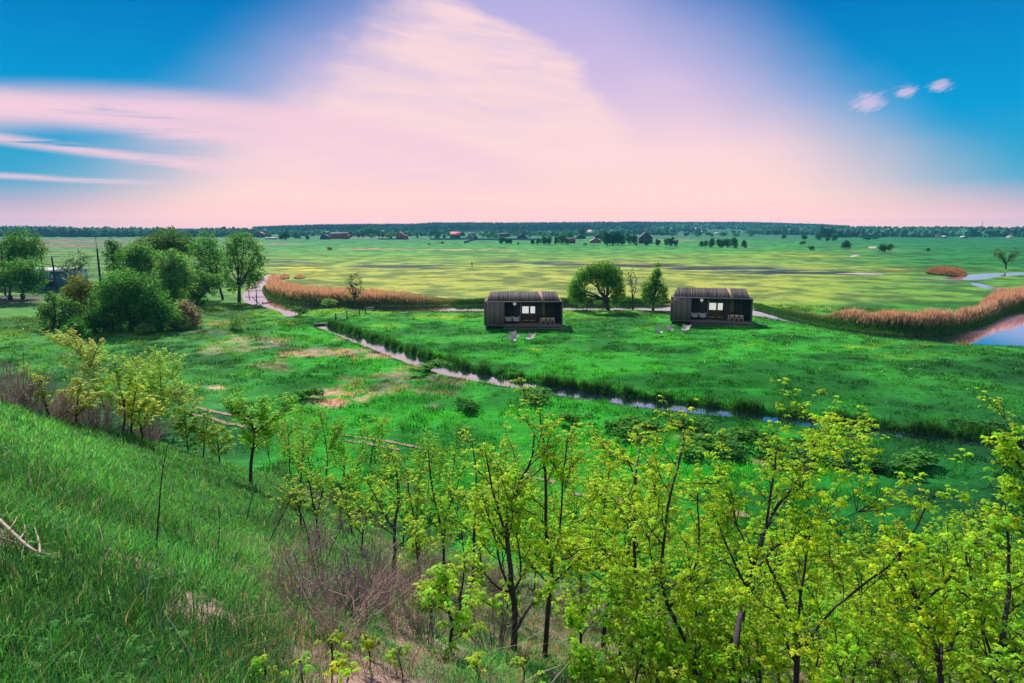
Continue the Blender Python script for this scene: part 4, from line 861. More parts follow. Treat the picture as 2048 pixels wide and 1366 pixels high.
# ------------------------------------------------------------------ far trees: templates, then copies
def template(kind, k):
    root = bpy.data.objects.new('x', None)
    tr = Acc(); lf = Acc()
    if kind == 'poplar':
        tr.tube(curve((0, 0, -.03), (0, 0, .9), 6, .01), np.linspace(.022, .005, 6), 5); cs = [(0, 0, .25 + .11 * q, .11 - .006 * abs(q - 2) - .008 * q) for q in range(7)]; n_, card = 26, .05
    elif kind == 'bush':
        tr.tube(curve((0, 0, -.03), (0, 0, .5), 4, .02), np.linspace(.04, .01, 4), 5); cs = [(RNG.uniform(-.55, .55), RNG.uniform(-.3, .3), RNG.uniform(.25, .62), RNG.uniform(.25, .38)) for q in range(7)]; n_, card = 34, .10
    else:
        tr.tube(curve((0, 0, -.03), (0, 0, .5), 5, .03), np.linspace(.035, .02, 5), 6); cs = []
        for q in range(8):
            a_ = q * 2.4 + k; c = (math.cos(a_) * RNG.uniform(.06, .22), math.sin(a_) * RNG.uniform(.06, .22), .24 + .075 * q + RNG.uniform(-.05, .05)); cs.append((*c, RNG.uniform(.17, .25) * (1 - .04 * q)))
            tr.tube(curve((0, 0, .3), c, 4, .05), np.linspace(.015, .004, 4), 4)
        n_, card = 44, .07
    for (x_, y_, z_, R) in cs:
        d = RNG.normal(0, 1, (n_, 3)); d /= np.linalg.norm(d, axis=1)[:, None]; K = np.array([x_, y_, z_]) + d * (R * RNG.random(n_) ** .4)[:, None]
        P = np.repeat(K, 5, 0) + RNG.normal(0, .025, (n_ * 5, 3)); P[:, 2] = np.maximum(P[:, 2], .01)
        cc = np.repeat(RNG.uniform(.6, 1.4, n_), 5)[:, None] * np.ones(3)
        lf.add(*leaf_cards(P, card, cc, .3, .8))
    return tr, lf
M_far = []
for k, c in enumerate(((.05, .2, .04), (.025, .12, .035), (.08, .27, .04), (.3, .3, .2))):
    m = mat('far_foliage', c, .8, var=.25, vscale=8, trans=.35, spec=.05); nt = m.node_tree
    at_ = nt.nodes.new('ShaderNodeAttribute'); at_.attribute_name = 'col'; p = nt.nodes['Principled BSDF']; src = p.inputs['Base Color'].links[0].from_socket
    vm = nt.nodes.new('ShaderNodeVectorMath'); vm.operation = 'MULTIPLY'; nt.links.new(src, vm.inputs[0]); nt.links.new(at_.outputs[0], vm.inputs[1]); nt.links.new(vm.outputs[0], p.inputs['Base Color'])
    M_far.append(m)
TPL = {}
def tree_at(kind, name, px, pyb, pyt, label, group, mi=0, Y=None, wide=1., cat='tree'):
    B = G(px, pyb) if Y is None else at(px, pyb, Y); B[2] = zat(B); s = mpp(B[1], B[2]); H = max(1., at(px, pyt, B[1])[2] - B[2])
    v = int(RNG.integers(3)); key = (kind, v, mi)
    if key not in TPL:
        tr, lf = template(kind, v); a_ = tr.build('trunk', M_bark, None); c_ = lf.build('crown', M_far[mi], None); TPL[key] = (a_.data, c_.data)
        bpy.data.objects.remove(a_); bpy.data.objects.remove(c_)
    t = empty(name, B, label, cat, group, RNG.uniform(0, 6.28)); t.scale = (H * wide, H * wide, H)
    for nm, me in zip(('trunk', 'crown'), TPL[key]):
        o = bpy.data.objects.new(nm, me); C.objects.link(o); o.parent = t
    return t
for k, (px, b_, tp) in enumerate(((1403, 494, 480), (1411, 494, 479), (1423, 495, 473), (1438, 495, 475), (1446, 495, 476), (1455, 495, 474), (1468, 496, 472), (1488, 496, 478))):
    tree_at('round', 'field_tree', px, b_, tp, f'{ORD[k]} tree from the left in the separate row right of the barn', 'row of field trees right of the barn', 0)
for k, (px, b_, tp, mi) in enumerate(((1065, 489, 477, 1), (1076, 489, 474, 0), (1088, 489, 471, 0), (1098, 489, 472, 1), (1112, 489, 471, 0), (1124, 489, 465, 2), (1133, 489, 474, 0), (1214, 491, 461, 1), (1225, 491, 459, 1), (1236, 491, 461, 1), (1246, 490, 474, 0), (1258, 488, 466, 1), (1268, 489, 468, 1), (1272, 492, 483, 2), (1293, 492, 479, 1), (1315, 492, 477, 1), (1333, 492, 474, 0), (1342, 493, 473, 1), (1352, 493, 478, 0))):
    tree_at('round', 'village_tree', px, b_, tp, f'{ORD[k]} tree from the left in the row before the village houses', 'trees in front of the village houses', mi, wide=1.15 if mi == 1 else 1.)
for k, (px, b_, tp, mi) in enumerate(((563, 480, 467, 1), (572, 480, 460, 1), (615, 480, 469, 1), (690, 476, 461, 0), (702, 475, 460, 2), (716, 475, 461, 0), (727, 475, 455, 2), (738, 474, 453, 0), (748, 474, 455, 2), (757, 474, 459, 0), (765, 475, 461, 2), (1003, 488, 471, 0), (1014, 488, 474, 0), (1021, 488, 476, 1), (951, 480, 470, 0), (870, 472, 456, 1), (1163, 473, 453, 1), (1140, 479, 460, 2), (1325, 470, 462, 1))):
    tree_at('round', 'village_tree', px, b_, tp, f'{ORD[k]} from the left of the taller trees standing among the village gardens', 'taller trees among the village gardens', mi, wide=1.2)
for k, (px, b_, tp, mi, lab) in enumerate(((660, 500, 490, 3, 'pale dry round bush alone in the far field at left'), (885, 488, 481, 3, 'pale round bush in the field below the blue fence'), (858, 489, 485, 1, 'low dark bush left of the pale one below the fence'), (1036, 489, 484, 1, 'low bush below the gabled house'), (1170, 491, 484, 2, 'rounded bush before the dark-roofed houses'),
        (1770, 505, 483, 1, 'big rounded bush beside the distant pool'), (1622, 501, 490, 1, 'small bush in the right-hand field'), (1740, 480, 471, 1, 'long low dark thicket in front of the right tree belt'), (1856, 503, 495, 1, 'small dark bush in the right-hand green field'), (1605, 489, 480, 1, 'faint low bush left of the field trees at right'))):
    tree_at('bush', 'field_bush', px, b_, tp, lab, 'bushes in the far fields', mi, wide=.9 if k not in (7,) else 2.4, cat='bush')
for k, (px, b_, tp) in enumerate(((1567, 478, 466), (1608, 480, 467), (1636, 480, 464), (1655, 483, 472), (1668, 482, 465), (1692, 498, 479), (1635, 474, 460), (1712, 476, 466))):
    tree_at('round', 'field_tree', px, b_, tp, f'{ORD[k]} in the loose scatter of trees across the right-hand fields', 'scattered trees of the right-hand fields', k % 2, wide=1.3)
for k in range(18):
    px = 14 + k * 5.6 + (10 if k > 11 else 0) + RNG.uniform(-1.5, 1.5)
    tree_at('poplar', 'poplar_tree', px, 462, 450 + RNG.uniform(0, 2.5), f'{ORD[k]} poplar from the left on the skyline at far left', 'poplars on the left skyline', 1, Y=1900, wide=1.3)
gl = sorted(RNG.uniform(500, 1540, 170))
for k, px in enumerate(gl):
    b_ = RNG.uniform(468, 478) if px < 1300 else RNG.uniform(465, 474); tree_at('round' if RNG.random() < .7 else 'bush', 'garden_tree', px, b_, b_ - RNG.uniform(5, 11), f'{ORD[k]} from the left of the small garden trees between village and woods', 'small garden trees of the village', int((0, 0, 1, 2)[RNG.integers(4)]), wide=RNG.uniform(1.1, 1.7))
# woods on the skyline and tree belts: read as one mass
def wood(name, n, samp, hh, colr, cone):
    X = samp(n); X = X[fbm(X[:, 0] / 90, X[:, 1] / 130 + 7, 3) > (.3 if cone else .42)]; z = Z(X[:, 0], X[:, 1], False); n = len(X); h = RNG.uniform(*hh, n) * (.6 + .8 * vn(X[:, 0] / 60, X[:, 1] / 100) * (not cone) + .4 * cone); w_ = h * (.22 if cone else .42)
    K = 9; V = []; lev = ((0, .9), (.35, 1.), (.7, .75), (1., .12)) if not cone else ((0, .8), (.4, 1.), (.75, .6), (1., .05))
    for (lz, lw) in lev:
        a = np.arange(6) / 6 * 6.283 + RNG.uniform(0, 6, n)[:, None]; j = RNG.uniform(.6, 1.4, (n, 6)); rr_ = w_[:, None] * lw * j
        V.append(np.stack([X[:, :1] + rr_ * np.cos(a), X[:, 1:2] + rr_ * np.sin(a), (z - 1)[:, None] + (h + 1)[:, None] * np.clip(lz * .93 + RNG.uniform(-.06, .06, (n, 6)), 0, 1.1) + .0 * a], -1))
    V = np.concatenate(V, 1).reshape(-1, 3); k = np.arange(n)[:, None, None] * 24; Fq = []
    for L in range(3):
        for q in range(6): Fq.append([L * 6 + q, L * 6 + (q + 1) % 6, L * 6 + 6 + (q + 1) % 6, L * 6 + 6 + q])
    Fq = (k + np.array(Fq)[None]).reshape(-1, 4); top = (np.arange(n)[:, None] * 24 + np.arange(18, 24)[None])
    cc = np.repeat(np.array(colr) * RNG.uniform(.5, 1.5, n)[:, None] * (.5 + 1.5 * sst(fbm(X[:, 0] / 70 + 4, X[:, 1] / 90, 3), .3, .7))[:, None], 24, 0)
    return tag(mk(name, V, [Fq, top], M_wood, col=cc), kind='stuff')
M_wood = mat('woodland', attr=True, rough=.9, spec=.05)
def sampler(px0, px1, r0, r1, excl=None):
    def f(n):
        px = RNG.uniform(px0, px1, n); r_ = RNG.uniform(r0, r1, n); return np.column_stack([(px - 1024) / F * r_ * (CT), r_])
    return f
wood('distant_forest', 9000, sampler(505, 1300, 1750, 2700), (12, 19), (.02, .06, .035), True)
wood('distant_forest', 7000, sampler(1250, 1700, 2400, 3400), (12, 18), (.02, .07, .04), True)
wood('distant_woodland', 5000, sampler(-150, 530, 1050, 2300), (7, 14), (.025, .09, .04), False)
wood('distant_woodland', 5500, sampler(1640, 2250, 1000, 2600), (8, 15), (.02, .08, .04), False)
wood('distant_woodland', 2600, sampler(1290, 1700, 1300, 2500), (5, 11), (.03, .11, .05), False)
wood('distant_woodland', 1500, sampler(500, 1300, 1150, 1800), (5, 10), (.03, .11, .04), False)

# ------------------------------------------------------------------ a person far out in the field
B = G(944, 534); B[2] = zat(B); pr = Acc()
M_cloth = mat('dark_clothes', (.03, .03, .045), .9); M_skin = mat('skin', (.4, .25, .2), .7)
def person(B):
    me = bpy.data.meshes.new('person')
    P = [(0, 0, .95, .15, .12), (0, 0, 1.2, .15, .11), (0, 0, 1.42, .17, .11), (0, 0, 1.52, .06, .06), (0, 0, 1.66, .1, .11), (0, 0, 1.76, .05, .06),
         (-.1, .02, .5, .07, .07), (-.11, .08, .08, .05, .05), (-.11, -.06, .03, .04, .04), (.1, 0, .5, .07, .07), (.11, -.08, .08, .05, .05), (.11, -.2, .03, .04, .04),
         (-.2, 0, 1.4, .06, .06), (-.26, .03, 1.12, .045, .045), (-.25, -.05, .86, .035, .035), (.2, 0, 1.4, .06, .06), (.26, .0, 1.12, .045, .045), (.25, -.1, .88, .035, .035)]
    Ed = [(0, 1), (1, 2), (2, 3), (3, 4), (4, 5), (0, 6), (6, 7), (7, 8), (0, 9), (9, 10), (10, 11), (2, 12), (12, 13), (13, 14), (2, 15), (15, 16), (16, 17)]
    me.from_pydata([p[:3] for p in P], Ed, []); o = bpy.data.objects.new('person', me); C.objects.link(o); o.location = B
    o.modifiers.new('skin', 'SKIN'); o.modifiers.new('sub', 'SUBSURF').levels = 1; me.materials.append(M_cloth)
    for k, p in enumerate(P): me.skin_vertices[0].data[k].radius = p[3:5]
    me.skin_vertices[0].data[0].use_root = True
    return tag(o, 'person in dark clothes standing alone far out in the field', 'person')
pp = person(B); pp.scale = (1.1, 1.1, 1.1)

# ------------------------------------------------------------------ young trees of the foreground thicket
def cluster_mesh(P, size, colr):
    """leaf rosettes: five drooping folded leaves each"""
    n = len(P); k = 5; az = RNG.uniform(0, 6.283, n)[:, None] + np.arange(k)[None] * 6.283 / k + RNG.normal(0, .35, (n, k))
    L = (size * RNG.uniform(.6, 1.25, n))[:, None] * RNG.uniform(.7, 1.2, (n, k)); dr = RNG.uniform(.15, .95, (n, k))
    d = np.stack([np.cos(az), np.sin(az), 0 * az], -1); s = np.stack([-np.sin(az), np.cos(az), 0 * az], -1); up = np.array([0, 0, 1.])
    b0 = np.repeat(P[:, None], k, 1) + d * (L * .08)[..., None]; w_ = (L * .3)[..., None]
    mid = b0 + d * (L * .5)[..., None] + up * (L * (.12 - dr * .2))[..., None]; tip = b0 + d * (L * .92)[..., None] - up * (L * dr * .75)[..., None]
    V = np.stack([b0, mid + s * w_ - up * w_ * .3, mid + up * w_ * .12, mid - s * w_ - up * w_ * .3, tip], 2).reshape(-1, 3)
    q = np.arange(n * k)[:, None] * 5
    Ft = np.concatenate([q + np.array([[0, 1, 2]]), q + np.array([[1, 4, 2]]), q + np.array([[0, 2, 3]]), q + np.array([[2, 4, 3]])])
    cc = np.repeat(colr, k * 5, 0)
    return V, Ft, cc
YG = np.array([.42, .62, .02]); YO = np.array([.78, .74, .16])
def young_tree(name, paths, label, spread=1., dens=1., leaf=.057, r0=.045, colr=YG, Y=None, group='young trees on the slope', cat='tree', low=.28, nb=11):
    """paths: pixel polylines; the first is the stem from the ground, the rest are main limbs"""
    bx, by = paths[0][0]
    if Y is None: B = ground_hit(bx, by); Y = B[1]
    else: B = at(bx, by, Y); B[2] = zat(B)
    root = empty(name, B, label, cat, group); s = mpp(Y, B[2]); tr = Acc(); tips = []; H = 0
    W3 = []
    for k, pa in enumerate(paths):
        Q = np.array([at(px, py, Y + (RNG.uniform(-.25, .25) * len(pa) * .3 if j else 0)) for j, (px, py) in enumerate(pa)]) - B
        if k == 0: Q[0] = (0, 0, -.15)
        else:
            q0 = W3[0]; Q[0] = q0[np.argmin(np.linalg.norm((q0 - Q[0])[:, [0, 2]], axis=1))]
        Q = smooth_poly(Q, 2, False); Q += np.concatenate([[[0, 0, 0]], np.cumsum(RNG.normal(0, .008, (len(Q) - 1, 3)), 0)]); W3.append(Q)
        H = max(H, Q[:, 2].max())
    for k, Q in enumerate(W3):
        ra = r0 if k == 0 else r0 * .6; tr.tube(Q, np.linspace(ra, .009, len(Q)), 6)
        n1 = int((nb if k == 0 else nb * .75) * max(.7, dens ** .5)); r0 = r0 * (.68 if k == 0 else 1)
        cl = np.concatenate([[0], np.cumsum(np.linalg.norm(np.diff(Q, axis=0), axis=1))]); LL = cl[-1]
        for j in range(n1):
            f = (low if k == 0 else .15) + (1 - (low if k == 0 else .15)) * ((j + RNG.random()) / n1); ii = min(len(Q) - 2, int(np.searchsorted(cl, f * LL)))
            p = Q[ii]; T = Q[ii + 1] - Q[ii]; T /= np.linalg.norm(T) + 1e-9
            a = RNG.uniform(0, 6.283); o = np.array([math.cos(a), math.sin(a) * .8, 0]); d = T * RNG.uniform(.35, .9) + o * RNG.uniform(.6, 1.) + [0, 0, .15]; d /= np.linalg.norm(d)
            L1 = LL * RNG.uniform(.22, .42) * (1.15 - .88 * f) * spread * (1 if k == 0 else .9); e = p + d * L1 + [0, 0, L1 * .03]
            R1 = curve(p, e, 6, .10); tr.tube(R1, np.linspace(ra * .38 * (1.2 - f), .005, 6), 4)
            nt_ = max(4, int(L1 / .085))
            for m_ in range(nt_):
                ff = RNG.uniform(.2, 1.) if m_ else 1.; pp_ = R1[min(5, int(ff * 5))]; d2 = d * .7 + RNG.normal(0, .6, 3) + [0, 0, .2]; d2 /= np.linalg.norm(d2); L2 = L1 * RNG.uniform(.2, .6)
                R2 = curve(pp_, pp_ + d2 * L2, 4, .1); tr.tube(R2, np.linspace(.007, .003, 4), 3)
                for g_ in range(max(1, int(L2 / .062 * dens))): tips.append(R2[RNG.integers(1, 4)] + RNG.normal(0, .045, 3))
                tips.append(R2[-1])
        for q in Q[int(len(Q) * .6):]: tips.append(q + RNG.normal(0, .04, 3))
        tips.append(Q[-1])
    tr.build('trunk', M_bark, root, smooth=True)
    P = np.array(tips)
    if len(P) and dens > 0:
        n = len(P); cc = colr * RNG.uniform(.45, 1.35, n)[:, None] * RNG.uniform(.92, 1.2) * np.array([RNG.uniform(.8, 1.12), 1., RNG.uniform(.8, 2.)]); cc[:, 0] *= RNG.uniform(.6, 1.25, n)
        V, Ft, Cq = cluster_mesh(P, leaf, cc); mk('crown', V, Ft, M_leaf, root, None, Cq)
    return root
SL = 'young trees on the slope'
T_ = [  # name, paths, label, kwargs
 ('leaning_young_tree', [[(218, 858), (205, 800), (186, 750), (165, 710), (110, 678)], [(180, 735), (192, 700), (205, 680)], [(172, 715), (150, 680), (148, 664)]], 'yellow-leaved young tree leaning left at the left end of the slope', dict(colr=YO * .6 + YG * .4, dens=1.2, leaf=.08, low=.4, nb=15, r0=.07)),
 ('young_tree', [[(243, 868), (250, 820), (235, 770), (225, 722)]], 'small slim tree just right of the leaning yellow tree', dict(colr=YG, dens=1.5, leaf=.08)),
 ('young_tree', [[(318, 872), (318, 820), (322, 760), (318, 705)], [(322, 790), (345, 745), (372, 710)], [(318, 815), (290, 770), (262, 725)], [(320, 830), (360, 800), (396, 775)]], 'broad yellow-topped young tree with spreading limbs at left', dict(colr=YO * .5 + YG * .5, dens=1.4, leaf=.08, nb=17, low=.12)),
 ('young_tree', [[(102, 842), (90, 800), (84, 760)]], 'small leafy sapling at the left edge of the brown shrubs', dict(dens=.8, leaf=.08, colr=YG * .8)),
 ('flat_topped_young_tree', [[(500, 974), (502, 920), (510, 870), (500, 835), (480, 800)], [(510, 868), (540, 840), (585, 795)], [(505, 850), (470, 820), (448, 800)], [(510, 868), (525, 830), (528, 800)]], 'lone flat-topped young tree with a straight dark trunk on the open grass', dict(dens=1.4, leaf=.075, colr=YG * .95, low=.35, r0=.07, nb=17)),
 ('young_tree', [[(566, 912), (572, 880), (590, 850), (605, 825)], [(572, 885), (555, 860), (548, 840)]], 'low bushy tree right behind the flat-topped one', dict(dens=.9, leaf=.08, spread=1.2)),
 ('young_tree', [[(652, 958), (655, 910), (648, 870), (640, 828)], [(652, 900), (680, 860), (690, 840)]], 'bushy young tree above the pink dry grass patch', dict(dens=1., leaf=.085, spread=1.2)),
 ('young_tree', [[(738, 935), (745, 900), (755, 870), (765, 848)], [(745, 900), (725, 875), (722, 860)]], 'low spreading tree left of the thicket, near the dirt track', dict(dens=.9, leaf=.085, spread=1.3)),
 ('young_tree', [[(786, 1172), (786, 1110), (790, 1050), (800, 985), (790, 930)], [(788, 1060), (760, 1010), (740, 960)]], 'young tree with a slim straight stem at the left margin of the thicket', dict(dens=.8)),
 ('young_tree', [[(888, 1180), (884, 1110), (875, 1050), (857, 980), (850, 900)], [(875, 1060), (900, 1000), (925, 930)]], 'slender tree with a slightly left-bent trunk, left part of the thicket', dict(dens=1.)),
 ('young_tree', [[(947, 1210), (948, 1120), (950, 1040), (955, 960), (945, 885)], [(950, 1040), (985, 980), (1000, 900)]], 'straight single-stemmed tree left of the forked tree', dict(dens=1.)),
 ('forked_young_tree', [[(1027, 1306), (1028, 1230), (1022, 1160), (1006, 1060), (1030, 985), (1056, 935), (1065, 870)], [(1026, 1190), (1000, 1130), (985, 1060), (960, 980)], [(1028, 1250), (1060, 1210), (1110, 1180)], [(1010, 1060), (990, 980), (975, 900)]], 'tree forking low into two trunks in the centre foreground', dict(dens=1.15, r0=.06)),
 ('tall_young_tree', [[(1089, 1316), (1095, 1230), (1103, 1144), (1090, 1060), (1092, 960), (1085, 880), (1080, 825)], [(1103, 1140), (1125, 1050), (1128, 950), (1140, 870)], [(1104, 1180), (1140, 1140), (1180, 1110)]], 'tallest tree of the centre, its tip above the thicket', dict(dens=1.1, r0=.05)),
 ('young_tree', [[(1207, 1294), (1212, 1230), (1222, 1180), (1255, 1130), (1265, 1050), (1275, 960), (1240, 900)], [(1222, 1182), (1210, 1100), (1215, 1010), (1225, 930)], [(1222, 1190), (1180, 1150), (1150, 1120)]], 'tree with three rising limbs right of the centre pair', dict(dens=1.1, r0=.055)),
 ('young_tree', [[(1275, 1336), (1282, 1250), (1270, 1150), (1268, 1040), (1275, 960), (1284, 900)]], 'upright single-trunked tree beside the three-limbed one', dict(dens=1.1)),
 ('small_young_tree', [[(898, 1302), (903, 1250), (892, 1200), (888, 1160)]], 'knee-high leafy sapling in front of the thicket, left of the forked tree', dict(dens=.8, leaf=.085, spread=1.4, r0=.03)),
 ('big_young_tree', [[(1457, 1400), (1470, 1290), (1482, 1214), (1503, 1140), (1530, 1070), (1544, 1028), (1575, 985), (1602, 953), (1660, 890), (1690, 862)], [(1535, 1050), (1545, 970), (1560, 880)], [(1495, 1160), (1450, 1080), (1420, 1010)], [(1510, 1130), (1570, 1070), (1620, 1020)]], 'tall tree leaning right whose tip stands against the green meadow', dict(Y=9., dens=1.1, r0=.05)),
 ('big_young_tree', [[(1594, 1420), (1594, 1350), (1596, 1293), (1570, 1210), (1549, 1160), (1500, 1090)], [(1596, 1293), (1650, 1235), (1700, 1190), (1770, 1140), (1830, 1073), (1850, 1010)], [(1580, 1240), (1600, 1150), (1620, 1060)]], 'tree with a wide V fork in the lower right foreground', dict(Y=7.2, dens=1.1, r0=.045)),
 ('young_tree', [[(1400, 1400), (1395, 1322), (1354, 1243), (1325, 1169), (1335, 1080), (1350, 980), (1375, 860)], [(1354, 1243), (1383, 1165), (1400, 1080), (1395, 990)]], 'curved-stem tree left of the tall right-leaning tree', dict(Y=8.6, dens=1.1, r0=.045)),
 ('young_tree', [[(1890, 1430), (1880, 1340), (1843, 1235), (1800, 1150), (1790, 1080)], [(1843, 1235), (1900, 1160), (1960, 1080)]], 'tree with a left-leaning dark stem near the lower right corner', dict(Y=6.6, dens=1.1, r0=.04)),
 ('young_tree', [[(2020, 1480), (1990, 1340), (2000, 1240), (2020, 1140), (2010, 1030)], [(1995, 1300), (1950, 1200), (1930, 1080)]], 'dark-stemmed tree at the lower right corner', dict(Y=6.2, dens=1.2, r0=.04)),
 ('tall_young_tree', [[(2130, 1400), (2120, 1200), (2090, 1050), (2060, 930), (2040, 860)], [(2100, 1100), (2050, 1010), (2010, 960)], [(2070, 960), (2020, 910), (2005, 880)]], 'tall tree reaching in from the right edge of the photo', dict(Y=7.5, dens=1.3)),
]
for (nm, pa, lab, kw) in T_: young_tree(nm, pa, lab, **kw)
for k, (bx, by, ty, dx_) in enumerate(((62, 815, 735, -10), (150, 850, 765, 15), (190, 850, 740, -14), (262, 872, 770, 12), (285, 882, 790, -15), (345, 888, 770, 18), (375, 905, 815, -8), (405, 920, 830, 12), (440, 930, 850, -10), (300, 850, 720, 6), (255, 845, 720, 20))):
    mx = (YO * .35 + YG * .6) if ty < 800 else YG * .85
    young_tree('slope_tree', [[(bx, by), (bx + dx_ * .3, by * .6 + ty * .4), (bx + dx_, ty)], [(bx, (by + ty) / 2 + 10), (bx - dx_, ty * .6 + by * .4), (bx - dx_ * 2.2, ty + 22)], [(bx, by * .6 + ty * .4), (bx + dx_ * 1.8, ty * .55 + by * .45), (bx + dx_ * 3, ty + 28)]],
               f'{ORD[k]} of the low leafy trees along the crest at left, roughly left to right', group='low leafy trees along the left crest', dens=1.2, leaf=.08, colr=mx, spread=1.2, low=.15, r0=.04)
# filler trees between the named ones
fill = [(580, 945, 850), (625, 965, 860), (605, 1065, 960), (680, 1055, 930), (720, 1105, 985), (762, 1065, 940), (805, 1095, 960), (842, 1185, 1045), (870, 1005, 875), (962, 1165, 1010), (540, 925, 860), (690, 960, 880), (800, 975, 890), (1050, 1090, 950), (1100, 1230, 1060), (920, 1240, 1120), (1000, 1290, 1170), (1160, 1330, 1200), (860, 1260, 1170), (1130, 1010, 890),
        (1380, 1460, 1270), (1450, 1480, 1290), (1530, 1450, 1270), (1610, 1490, 1290), (1700, 1470, 1270), (1780, 1490, 1280), (1860, 1470, 1260), (1940, 1490, 1270), (2030, 1480, 1250), (1330, 1440, 1290), (1250, 1450, 1320),
        (600, 1010, 870), (640, 1090, 940), (700, 1000, 880), (705, 1075, 960), (760, 1010, 900), (830, 1010, 890), (835, 1110, 950), (900, 1030, 870), (930, 1110, 960), (1000, 1040, 880), (1010, 1150, 980), (1070, 1180, 1010), (1130, 1130, 960), (1150, 1060, 900), (1160, 1240, 1040), (1200, 1100, 930), (1320, 1250, 1030), (1340, 1150, 950), (1420, 1240, 1030), (1450, 1160, 980),
        (1380, 1340, 1150), (1500, 1330, 1150), (1540, 1280, 1080), (1640, 1290, 1050), (1660, 1360, 1180), (1720, 1290, 1080), (1760, 1370, 1170), (1800, 1280, 1060), (1860, 1300, 1100), (1900, 1260, 1040), (1930, 1360, 1160), (1960, 1270, 1020), (2010, 1370, 1180), (2030, 1250, 1050), (1240, 1340, 1170), (1320, 1400, 1230), (1440, 1420, 1240), (1560, 1430, 1260), (1690, 1440, 1250), (1830, 1440, 1240), (1960, 1450, 1230), (1180, 1420, 1310), (1300, 1380, 1190), (1400, 1390, 1180), (1480, 1380, 1150), (1620, 1400, 1160), (1740, 1400, 1130), (1800, 1360, 1100), (1900, 1400, 1150), (1680, 1330, 1090), (1500, 1300, 1080), (2040, 1400, 1120), (1590, 1300, 1060), (1260, 1260, 1060)]
for k, (bx, by, ty) in enumerate(fill):
    dx = RNG.uniform(-35, 35); mid = (by + ty) / 2
    B = ground_hit(bx, min(by, 1365)); Yv = None if by < 1330 else max(5.2, B[1] * (.97 - (by - 1330) / 900))
    young_tree('thicket_tree', [[(bx, by), (bx + dx * .2, by * .65 + ty * .35), (bx + dx * .7, by * .3 + ty * .7), (bx + dx, ty)], [(bx + dx * .3, mid + 20), (bx - dx * .8 - 15, mid * .5 + ty * .5), (bx - dx - 20, ty + 25)]],
               f'{ORD[k]} of the many nameless leafy trees filling the thicket, counted roughly left to right', group='leafy trees filling the thicket', low=.28 if bx < 1250 else .08, dens=.9 if bx < 1000 else 1.2, spread=1.15, Y=Yv, r0=.032)
# leafy sprigs near the bottom edge
for k, (bx, by, ty) in enumerate(((655, 1366, 1290), (735, 1340, 1270), (690, 1366, 1320), (600, 1385, 1330), (520, 1355, 1310), (800, 1366, 1290), (960, 1366, 1320), (1040, 1385, 1330))):
    B = ground_hit(bx, min(by, 1366))
    young_tree('leafy_sprig', [[(bx, by), (bx + 6, (by + ty) / 2), (bx - 4, ty)]], f'{ORD[k]} low leafy sprig along the bottom edge, from the left', group='leafy sprigs at the bottom edge', cat='sapling', dens=.1, leaf=.05, r0=.006, spread=1.3, nb=2, Y=max(3.6, B[1]))
# bare saplings and arching dry stems
def stem(name, pts, label, r0=.012, m=M_bark, twigs=3, Y=None, cat='sapling', group='bare saplings'):
    B = ground_hit(*pts[0]) if Y is None else at(*pts[0], Y); root = empty(name, B, label, cat, group); Y = B[1]
    Q = smooth_poly(np.array([at(px, py, Y) for px, py in pts]) - B, 2, False); Q[0][2] -= .1; A_ = Acc(); A_.tube(Q, np.linspace(r0, r0 * .3, len(Q)), 5)
    for _ in range(twigs):
        p = Q[RNG.integers(len(Q) // 3, len(Q))]; L = np.linalg.norm(Q[-1] - Q[0]) * RNG.uniform(.1, .3); A_.tube(curve(p, p + np.array([RNG.uniform(-.7, .7), RNG.uniform(-.4, .4), RNG.uniform(.3, 1)]) * L, 4, .1), np.linspace(r0 * .4, r0 * .15, 4), 4)
    A_.build('stem', m, root, smooth=True)
for pts, lab, kw in (([(312, 1102), (318, 1020), (322, 960), (332, 905)], 'tall thin bare sapling alone on the open grass', dict(twigs=2)),
    ([(490, 1052), (500, 1010), (508, 975)], 'bare twig below the flat-topped tree', dict(twigs=6)), ([(535, 1090), (560, 1040), (588, 985)], 'bare sapling slanting right on the slope', dict(twigs=5)),
    ([(632, 1150), (620, 1090), (605, 1030), (580, 985), (530, 960)], 'long dry stem arching over to the left', dict(twigs=1)), ([(640, 1150), (665, 1090), (690, 1040)], 'bare forked sapling at the foot of the arching stem', dict(twigs=6)),
    ([(745, 1140), (700, 1060), (690, 1000)], 'bare branching sapling left of the slim straight tree', dict(twigs=7)), ([(20, 745), (22, 720), (30, 700)], 'small bare shrub tree at the left edge', dict(twigs=8, Y=30)), ([(48, 748), (47, 715), (45, 690)], 'bare little tree in the brown shrubs at left', dict(twigs=9, Y=30)),
    ([(435, 1110), (440, 1050), (436, 1010)], 'thin dry stalk between the tall sapling and the twig bush', dict(twigs=1, r0=.008))): stem('bare_sapling', pts, lab, **kw)
B = ground_hit(40, 1120); t = empty('dead_branch', B, 'pale dead branch lying on the grass at the left edge', 'branch'); A_ = Acc(); Y0 = B[1]
up_ = np.array([0, 0, .12])
for pa, r_ in (([(-10, 1055), (25, 1090), (60, 1125), (85, 1137), (105, 1136)], .018), ([(22, 1088), (32, 1070), (42, 1052)], .009), ([(42, 1106), (55, 1090), (52, 1075)], .009), ([(83, 1135), (82, 1110), (72, 1080)], .011), ([(-8, 1100), (15, 1108), (35, 1115)], .006)):
    Q = smooth_poly(np.array([ground_hit(*p) * [1, 1, 1] for p in pa]) - B + up_, 2, False); A_.tube(Q, np.linspace(r_, r_ * .4, len(Q)), 5)
A_.build('limb', M_pale, t, smooth=True)
